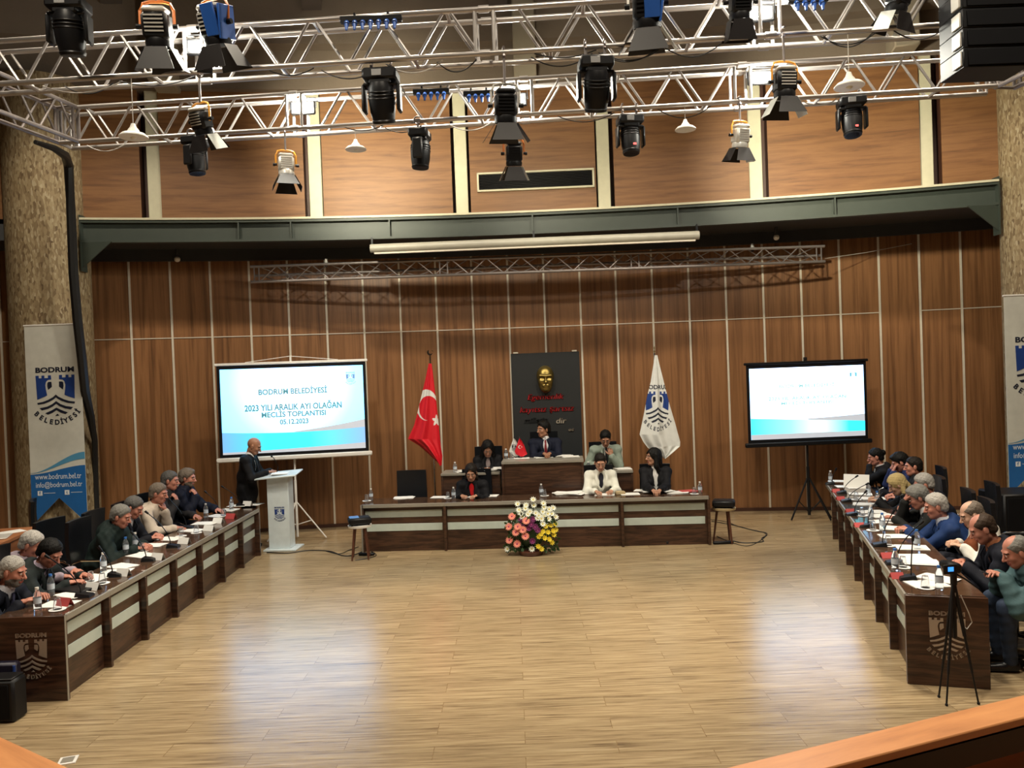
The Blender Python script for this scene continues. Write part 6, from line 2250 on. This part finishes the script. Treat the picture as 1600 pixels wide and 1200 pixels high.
# podium items
def gp(px, py): p_ = G(px, py, zp + .001); return (p_[0], p_[1], zp + .001)
for px, py, lb, n in ((815, 716, 'white papers left of the clasped hands on the podium', 2), (850, 715, 'white papers under the clasped hands on the podium', 4), (880, 713, 'open white booklet right of the clasped hands on the podium', 6), (893, 714, 'white papers at the right end of the podium', 4)):
    sheet(gp(px, py), Crz + .05, lb, .26, .17, n)
bottle(gp(791, 717), 'clear water bottle behind the little flags on the podium', .17, 'white')
glass(gp(799, 717), 'glass on a saucer beside the little flags on the podium')
for px, py, w_, m_, lb, em in ((804, 716, .19, 'wcloth', 'little white desk flag on the podium', True), (813, 716, .17, 'red', 'little red desk flag with crescent on the podium', False)):
    q_ = gp(px, py)
    t = thing('desk_flag', lb, 'flag', (q_[0], q_[1], q_[2]), 0)
    mb = MB(); mb.cyl((0, 0, 0), (0, 0, .012), .04, n=16); mb.build('base', M['chrome'], t)
    mb = MB(); mb.cyl((0, 0, .01), (0, 0, .36), .004, n=8); mb.build('pole', M['chrome'], t)
    mb = MB()
    sgn_ = -1 if em else 1
    prof = [(.34, 0.0, .0), (.30, -.02, .03), (.22, -.05, .07), (.12, -.09, .10), (.07, -.05 if em else -.07, .12), (.03, .01, .05)]
    vs = []; n_ = 6
    for z, a, b in prof:
        for k in range(n_ + 1):
            u = k / n_; vs.append((a + (b - a) * u, -.012 - .012 * math.sin(u * 7), z))
    v2 = [(x, y - .002, z) for x, y, z in vs]; L_ = len(vs); fs = []
    for j in range(len(prof) - 1):
        for k in range(n_):
            a = j * (n_ + 1) + k; fs += [(a, a + 1, a + n_ + 2, a + n_ + 1), (L_ + a, L_ + a + n_ + 1, L_ + a + n_ + 2, L_ + a + 1)]
    mb.add(vs + v2, fs); mb.build('flag_cloth', M[m_], t)
    mb = MB()
    if em: emblem(mb, 0, .22, .075, lambda u, v, d: (u, -.029 - d, v), (0, 0, 0), .001); mb.build('emblem', M['navy'], t)
    else:
        cr = [(.028 * math.cos(a), .028 * math.sin(a)) for a in np.linspace(.7, 5.6, 14)] + [(.008 + .022 * math.cos(a), .022 * math.sin(a)) for a in np.linspace(5.5, .8, 14)]
        mb.plate(cr, lambda u, v, d: (u, -.028 - d, .19 + v), .001); mb.ball((.03, -.029, .19), (.008, .001, .008), 6)
        mb.build('crescent', M['wcloth'], t)
# side desk items
q_ = D(767, 737, 12.75); sheet((q_[0], 12.80, ZSL + .001), 0, 'stack of white papers on the side desk of the woman in black', .26, .2, 14)
q_ = D(711, 737, 12.75); bottle((q_[0], 12.78, ZSL + .001), 'clear water bottle on the side desk left of the woman in black', .17, 'white')
sheet((q_[0] + .12, 12.8, ZSL + .001), .2, 'white papers beside the bottle on the left side desk', .22, .2, 6)
q_ = D(976, 736, 12.75); sheet((q_[0], 12.82, ZSR + .001), 0, 'white papers on the side desk of the man in grey-green', .24, .2, 3)
q_ = D(916, 736, 12.75); bottle((q_[0] + .04, 12.76, ZSR + .001), 'clear water bottle beside the man in grey-green', .15, 'white')

# ------------------------------------------------------------------ stools with projectors
def stool(px, py, Y, ztop, label, plabel, light, leg_m, rzp):
    c = D(px, py, Y)
    t = thing('stool', label, 'stool', (c[0], Y, 0), .4)
    mb = MB(); mb.cyl((0, 0, ztop - .03), (0, 0, ztop), .17, .175, 28); mb.build('seat', M['white'] if light else M['tan'], t)
    for k in range(4 if light else 3):
        a = 2 * PI * k / (4 if light else 3) + .5
        mb = MB(); mb.cyl((.10 * math.cos(a), .10 * math.sin(a), ztop - .03), (.17 * math.cos(a), .17 * math.sin(a), 0), .019, .012, 10); mb.build('leg', M[leg_m], t)
    p_ = thing('projector', plabel, 'projector', (c[0], Y, ztop), rzp)
    mb = MB(); mb.box((0, 0, .065), (.33, .26, .10), None, 0, .025); bd = mb.build('housing', M['black'], p_)
    mb = MB()
    for x in (-.12, .12):
        for y in (-.09, .09): mb.cyl((x, y, 0), (x, y, .018), .012, n=8)
    mb.build('feet', M['black'], p_)
    mb = MB(); mb.cyl((.08, .125, .065), (.08, .15, .065), .035, .032, 16); mb.build('lens', M['lens'], bd)
    mb = MB(); mb.box((-.08 if light else .0, 0, .117), (.14, .18, .004), None, 0, .001); mb.build('top_panel', M['pale_blue'] if light else M['blackm'], bd)
    return t, p_


M['pale_blue'] = mat('pale_blue_plastic', (.15, .35, .75), .25)
stool(563, 845, 11.42, D(563, 819, 11.45)[2], 'round white-topped stool with brown legs at the left end of the front desk', 'projector with a bluish lid on the stool left of the front desk', True, 'brownleg', .3)
stool(1132, 820, 11.62, D(1132, 793, 11.6)[2], 'round stool with dark brown legs at the right end of the front desk', 'black projector on the stool right of the front desk', False, 'brownleg', -.3)


def floor_cable(pts, label, r=.006):
    P_ = []
    for px, py in pts:
        q = G(px, py); P_.append(Vector((q[0], q[1], r)))
    # smooth the path
    out = []
    for i in range(len(P_) - 1):
        p0 = P_[max(i - 1, 0)]; p1 = P_[i]; p2 = P_[i + 1]; p3 = P_[min(i + 2, len(P_) - 1)]
        for k in range(6):
            t_ = k / 6
            out.append(.5 * ((2 * p1) + (p2 - p0) * t_ + (2 * p0 - 5 * p1 + 4 * p2 - p3) * t_ * t_ + (3 * p1 - p0 - 3 * p2 + p3) * t_ ** 3))
    out.append(P_[-1])
    mb = MB(); mb.tube(out, r, 6)
    return mb.build('cable', M['cable'], label=label, cat='cable')


floor_cable([(417, 864), (450, 865), (480, 861), (515, 862), (535, 869), (552, 868), (568, 862)], 'black floor cable from the lectern to the left stool', .008)
floor_cable([(510, 862), (530, 866), (546, 860), (560, 855)], 'short second black floor cable beside the left stool')
floor_cable([(555, 876), (575, 873), (588, 868), (580, 862)], 'black floor cable looped at the foot of the left stool')
floor_cable([(1112, 815), (1130, 818), (1150, 822), (1180, 830), (1196, 833), (1198, 837), (1190, 842), (1192, 847), (1165, 849), (1145, 846)], 'black floor cable making a long loop right of the right stool', .007)
floor_cable([(1110, 812), (1135, 816), (1160, 825), (1192, 832), (1196, 838), (1188, 845), (1175, 852), (1160, 853), (1135, 845), (1120, 838)], 'thin second floor cable looping right of the right stool', .005)
c = G(1130, 850)
t = thing('power_strip', 'black power strip on the floor below the right stool', 'power strip', (c[0], c[1], 0), .05)
mb = MB(); mb.box((0, 0, .022), (.30, .06, .044), None, 0, .01); mb.build('body', M['black'], t)
mb = MB()
for k in range(4): mb.cyl((-.1 + .065 * k, 0, .044), (-.1 + .065 * k, 0, .046), .02, n=12)
mb.build('sockets', M['blackm'], t)
c = G(573, 868)
t = thing('power_strip', 'black power strip on the floor below the left stool', 'power strip', (c[0], c[1], 0), -.1)
mb = MB(); mb.box((0, 0, .02), (.24, .055, .04), None, 0, .01); mb.build('body', M['black'], t)
mb = MB()
for k in range(3): mb.cyl((-.07 + .065 * k, 0, .04), (-.07 + .065 * k, 0, .042), .02, n=12)
mb.build('sockets', M['blackm'], t)

# ------------------------------------------------------------------ video camera on its tripod
f1, f2, f3 = Vector(G(1467, 1090)), Vector(G(1479, 1103)), Vector(G(1529, 1101))
cc = (f1 + f2 + f3) / 3
hd = Vector(D(1490, 905, cc.y))
t = thing('camera_tripod', 'thin black tripod before the right emblem desk', 'tripod', (cc.x, cc.y, 0))
zt_ = hd.z
apex = Vector((hd.x - cc.x, 0, zt_))
mb = MB(); mb.cyl(apex + Vector((0, 0, -.45)), apex, .014, n=10); mb.cyl(apex + Vector((0, 0, -.04)), apex + Vector((0, 0, .05)), .024, n=12); mb.build('centre_column', M['blackm'], t)
for f_ in (f1, f2, f3):
    p0 = apex + Vector((0, 0, -.02)); p1 = Vector((f_.x - cc.x, f_.y - cc.y, 0.01))
    d = p1 - p0
    mb = MB(); mb.cyl(p0, p0 + d * .45, .014, n=8); mb.cyl(p0 + d * .43, p0 + d * .75, .010, n=8); mb.cyl(p0 + d * .73, p1, .007, n=8); mb.ball(p1, .012, 8)
    mb.build('leg', M['black'], t)
mb = MB(); mb.tube([apex + Vector((.02, 0, .04)), apex + Vector((.08, -.03, 0)), apex + Vector((.15, -.06, -.06))], .007, 6); mb.build('pan_handle', M['black'], t)
t = thing('video_camera', 'small black camcorder with a lit blue screen on the tripod', 'camera', (hd.x, cc.y, zt_ + .052), .1)
mb = MB(); mb.box((0, 0.02, .04), (.075, .15, .075), None, 0, .015); mb.cyl((0, .09, .04), (0, .13, .04), .028, n=14); mb.build('body', M['black'], t)
mb = MB(); mb.box((-.06, -.05, .04), (.11, .012, .072), None, 0, .004); sc_ = mb.build('screen_panel', M['black'], t)
mb = MB(); mb.box((-.06, -.057, .042), (.045, .002, .034)); mb.build('display', M['lcd'], sc_)
pth = [(hd.x + .04, cc.y - .02, zt_ - .12), (hd.x + .09, cc.y - .03, zt_ - .25), (hd.x + .12, cc.y - .02, zt_ - .33), (hd.x + .08, cc.y - .02, zt_ - .38), (hd.x + .03, cc.y, zt_ - .33), (hd.x + .02, cc.y, zt_ - .2), (hd.x, cc.y - .014, zt_ - .1)]
mb = MB(); mb.tube(pth, .004, 6); mb.build('cable', M['wcable'], label='pale cable hanging in a loop from the tripod', cat='cable')

# ------------------------------------------------------------------ flower arrangement
c = G(830, 864)
FX0, FY0 = c[0] + .0, c[1] - .02
t = thing('flower_arrangement', 'large floor arrangement of white, salmon, purple and yellow flowers before the front desk', 'flowers', (FX0, FY0 - .05, 0))
mb = MB(); mb.lathe([(.001, 0), (.17, 0), (.2, .06), (.19, .065), (.001, .06)], n=20); mb.build('basket', M['brownleg'], t)
M['salmon'] = mat('salmon_petal', (.78, .26, .18), .6); M['pwhite'] = mat('white_petal', (.74, .76, .66), .6); M['pyellow'] = mat('yellow_petal', (.75, .58, .03), .6)
M['purple'] = mat('purple_petal', (.16, .02, .10), .6); M['mag'] = mat('magenta_petal', (.45, .06, .20), .6)
fr = random.Random(3)


def fp(px, py, dy):                     # point of the arrangement, dy towards the viewer
    q = D(px, py, FY0 - dy); return Vector((q[0] - FX0, -dy + .05, q[2]))


def bloom(p, r, petal, core, n=12, cup=.35, name='flower'):
    mb = MB()
    face = Vector((p.x * 1.1, -1, .55 + .5 * (p.z - .3))).normalized()
    q = face.to_track_quat('Z', 'Y')
    lay = 2
    for l in range(lay):
        for k in range(n):
            a = 2 * PI * (k + .5 * l) / n; rr = r * (1 - .3 * l)
            e = Vector((math.cos(a), math.sin(a), 0)); s_ = Vector((-math.sin(a), math.cos(a), 0))
            pts = [e * rr * .12, e * rr * .6 + s_ * rr * .17 + Vector((0, 0, cup * rr * .5)), e * rr + Vector((0, 0, cup * rr * .7 + l * .01)), e * rr * .6 - s_ * rr * .17 + Vector((0, 0, cup * rr * .5))]
            pts2 = [v - Vector((0, 0, .003)) for v in pts]
            mb.add([q @ v + p for v in pts + pts2], [(0, 1, 2, 3), (7, 6, 5, 4), (0, 4, 5, 1), (1, 5, 6, 2), (2, 6, 7, 3), (3, 7, 4, 0)], 0)
    mb.ball(q @ Vector((0, 0, r * .12)) + p, r * .2, 8, None, 1)
    b0 = Vector((p.x * .25, .04, .14))
    mb.tube([p, (p + b0) / 2 + Vector((0, .03, 0)), b0], .003, 4, 2)
    return mb.build(name, [petal, core, M['green']], t)


for px, py, dy in ((800, 807, .10), (822, 814, .16), (795, 823, .12), (809, 823, .18), (817, 828, .2), (806, 832, .18), (821, 838, .22), (796, 844, .14), (808, 850, .18)):
    bloom(fp(px, py, dy), .064, M['salmon'], M['mag'], 14, .2, 'gerbera')
for px, py, dy in ((809, 788, 0), (811, 797, .05), (821, 795, .05), (814, 803, .08), (825, 804, .1), (833, 781, 0), (834, 790, 0), (828, 800, .08), (837, 802, .08), (850, 793, .02), (858, 796, .04), (848, 800, .06), (856, 803, .08),
                   (842, 806, .12), (850, 807, .12), (862, 803, .05), (868, 808, .04), (846, 811, .15), (857, 811, .12), (840, 810, .14), (864, 794, .0), (849, 787, .0), (822, 790, .02), (816, 808, .1), (848, 819, .18), (831, 858, .2), (793, 858, .1)):
    bloom(fp(px, py, dy), .052, M['pwhite'], M['pyellow'], 9, .5, 'white_flower')
for px, py, dy in ((852, 823, .16), (860, 821, .12), (867, 819, .1), (848, 831, .2), (856, 832, .18), (864, 830, .14), (842, 839, .22), (851, 841, .22), (858, 843, .2), (865, 836, .14), (868, 828, .08), (845, 835, .22), (841, 854, .22), (862, 848, .16), (846, 858, .22)):
    bloom(fp(px, py, dy), .047, M['pyellow'], M['pyellow'], 8, .6, 'yellow_flower')
for px, py, dy in ((812, 811, .1), (833, 812, .12), (830, 820, .16), (836, 824, .18), (840, 829, .2), (826, 826, .16), (832, 846, .2), (818, 818, .12)):
    bloom(fp(px, py, dy), .056, M['purple'], M['mag'], 10, .7, 'purple_flower')
mb = MB()
for k in range(420):
    px = fr.uniform(792, 872); top = 800 if 805 < px < 868 else 815
    py = fr.uniform(top, 866)
    p = fp(px, py, fr.uniform(-.06, .14)); a = fr.uniform(0, 6.28); l = fr.uniform(.05, .09); w_ = l * .3
    d = Vector((math.cos(a), -.5, math.sin(a))).normalized(); s_ = d.cross(Vector((0, 1, .3))).normalized()
    p.z = max(p.z, .01 + l)
    v = [p, p + d * l * .5 + s_ * w_, p + d * l, p + d * l * .5 - s_ * w_]
    v2 = [x + Vector((0, .003, 0)) for x in v]
    mb.add(v + v2, [(0, 1, 2, 3), (7, 6, 5, 4), (0, 4, 5, 1), (1, 5, 6, 2), (2, 6, 7, 3), (3, 7, 4, 0)], k % 2)
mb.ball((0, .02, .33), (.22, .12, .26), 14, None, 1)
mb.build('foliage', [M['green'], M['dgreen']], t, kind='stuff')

# ------------------------------------------------------------------ golden mask on the board
tb, FX, FZ = MASK
s_ = .205
def HM(x, y, z): return V3(x, y, z)
hd = [('e', HM(0, -.014, .030), (.075, .094, .088)), ('e', HM(0, .022, -.030), (.064, .066, .085)), ('e', HM(0, .048, -.083), (.042, .038, .034)),
      ('e', HM(-.036, .062, -.02), (.024, .022, .024)), ('e', HM(.036, .062, -.02), (.024, .022, .024)), ('c', HM(-.045, .078, .028), HM(-.008, .090, .024), .014, .014, {'k': .012}), ('c', HM(.045, .078, .028), HM(.008, .090, .024), .014, .014, {'k': .012}),
      ('c', HM(0, .088, .012), HM(0, .116, -.03), .008, .014, {'k': .012}), ('c', HM(-.02, .088, -.06), HM(.02, .088, -.06), .009, .009, {'k': .01})]
soc = [('e', HM(s * .033, .098, .006), (.025, .024, .015)) for s in (-1, 1)] + [('c', HM(-.024, .105, -.064), HM(.024, .105, -.064), .012, .012), ('e', HM(0, .105, -.082), (.02, .014, .008))]
Pm, Qm = grow_mesh(hd, .0045, .02, cuts=soc)
k_ = .50 / .24
cen = Pm[Qm].mean(1)
keep = cen[:, 1] > -.005
Qm = Qm[keep]
Pm2 = np.stack([Pm[:, 0] * k_, -(Pm[:, 1] + .005) * k_ * .75, Pm[:, 2] * k_], 1)
o = np_obj('face_mask', [(Pm2, Qm[:, ::-1], 0)], [M['gold']], tb, label='golden face mask')
o.location = (FX, -.004, FZ)

q = G(1490, 1200, .66)
t = thing('display_folder', 'tan folder with a white edge on the shelf behind the right parapet', 'folder', (q[0], q[1], .638), .35)
mb = MB(); mb.box((0, 0, .012), (.34, .22, .024), None, 0, .003); mb.build('cover', M['tan'], t)
mb = MB(); mb.box((.06, .112, .012), (.22, .012, .03), None, 0, .002); mb.build('edge', M['paper'], t)
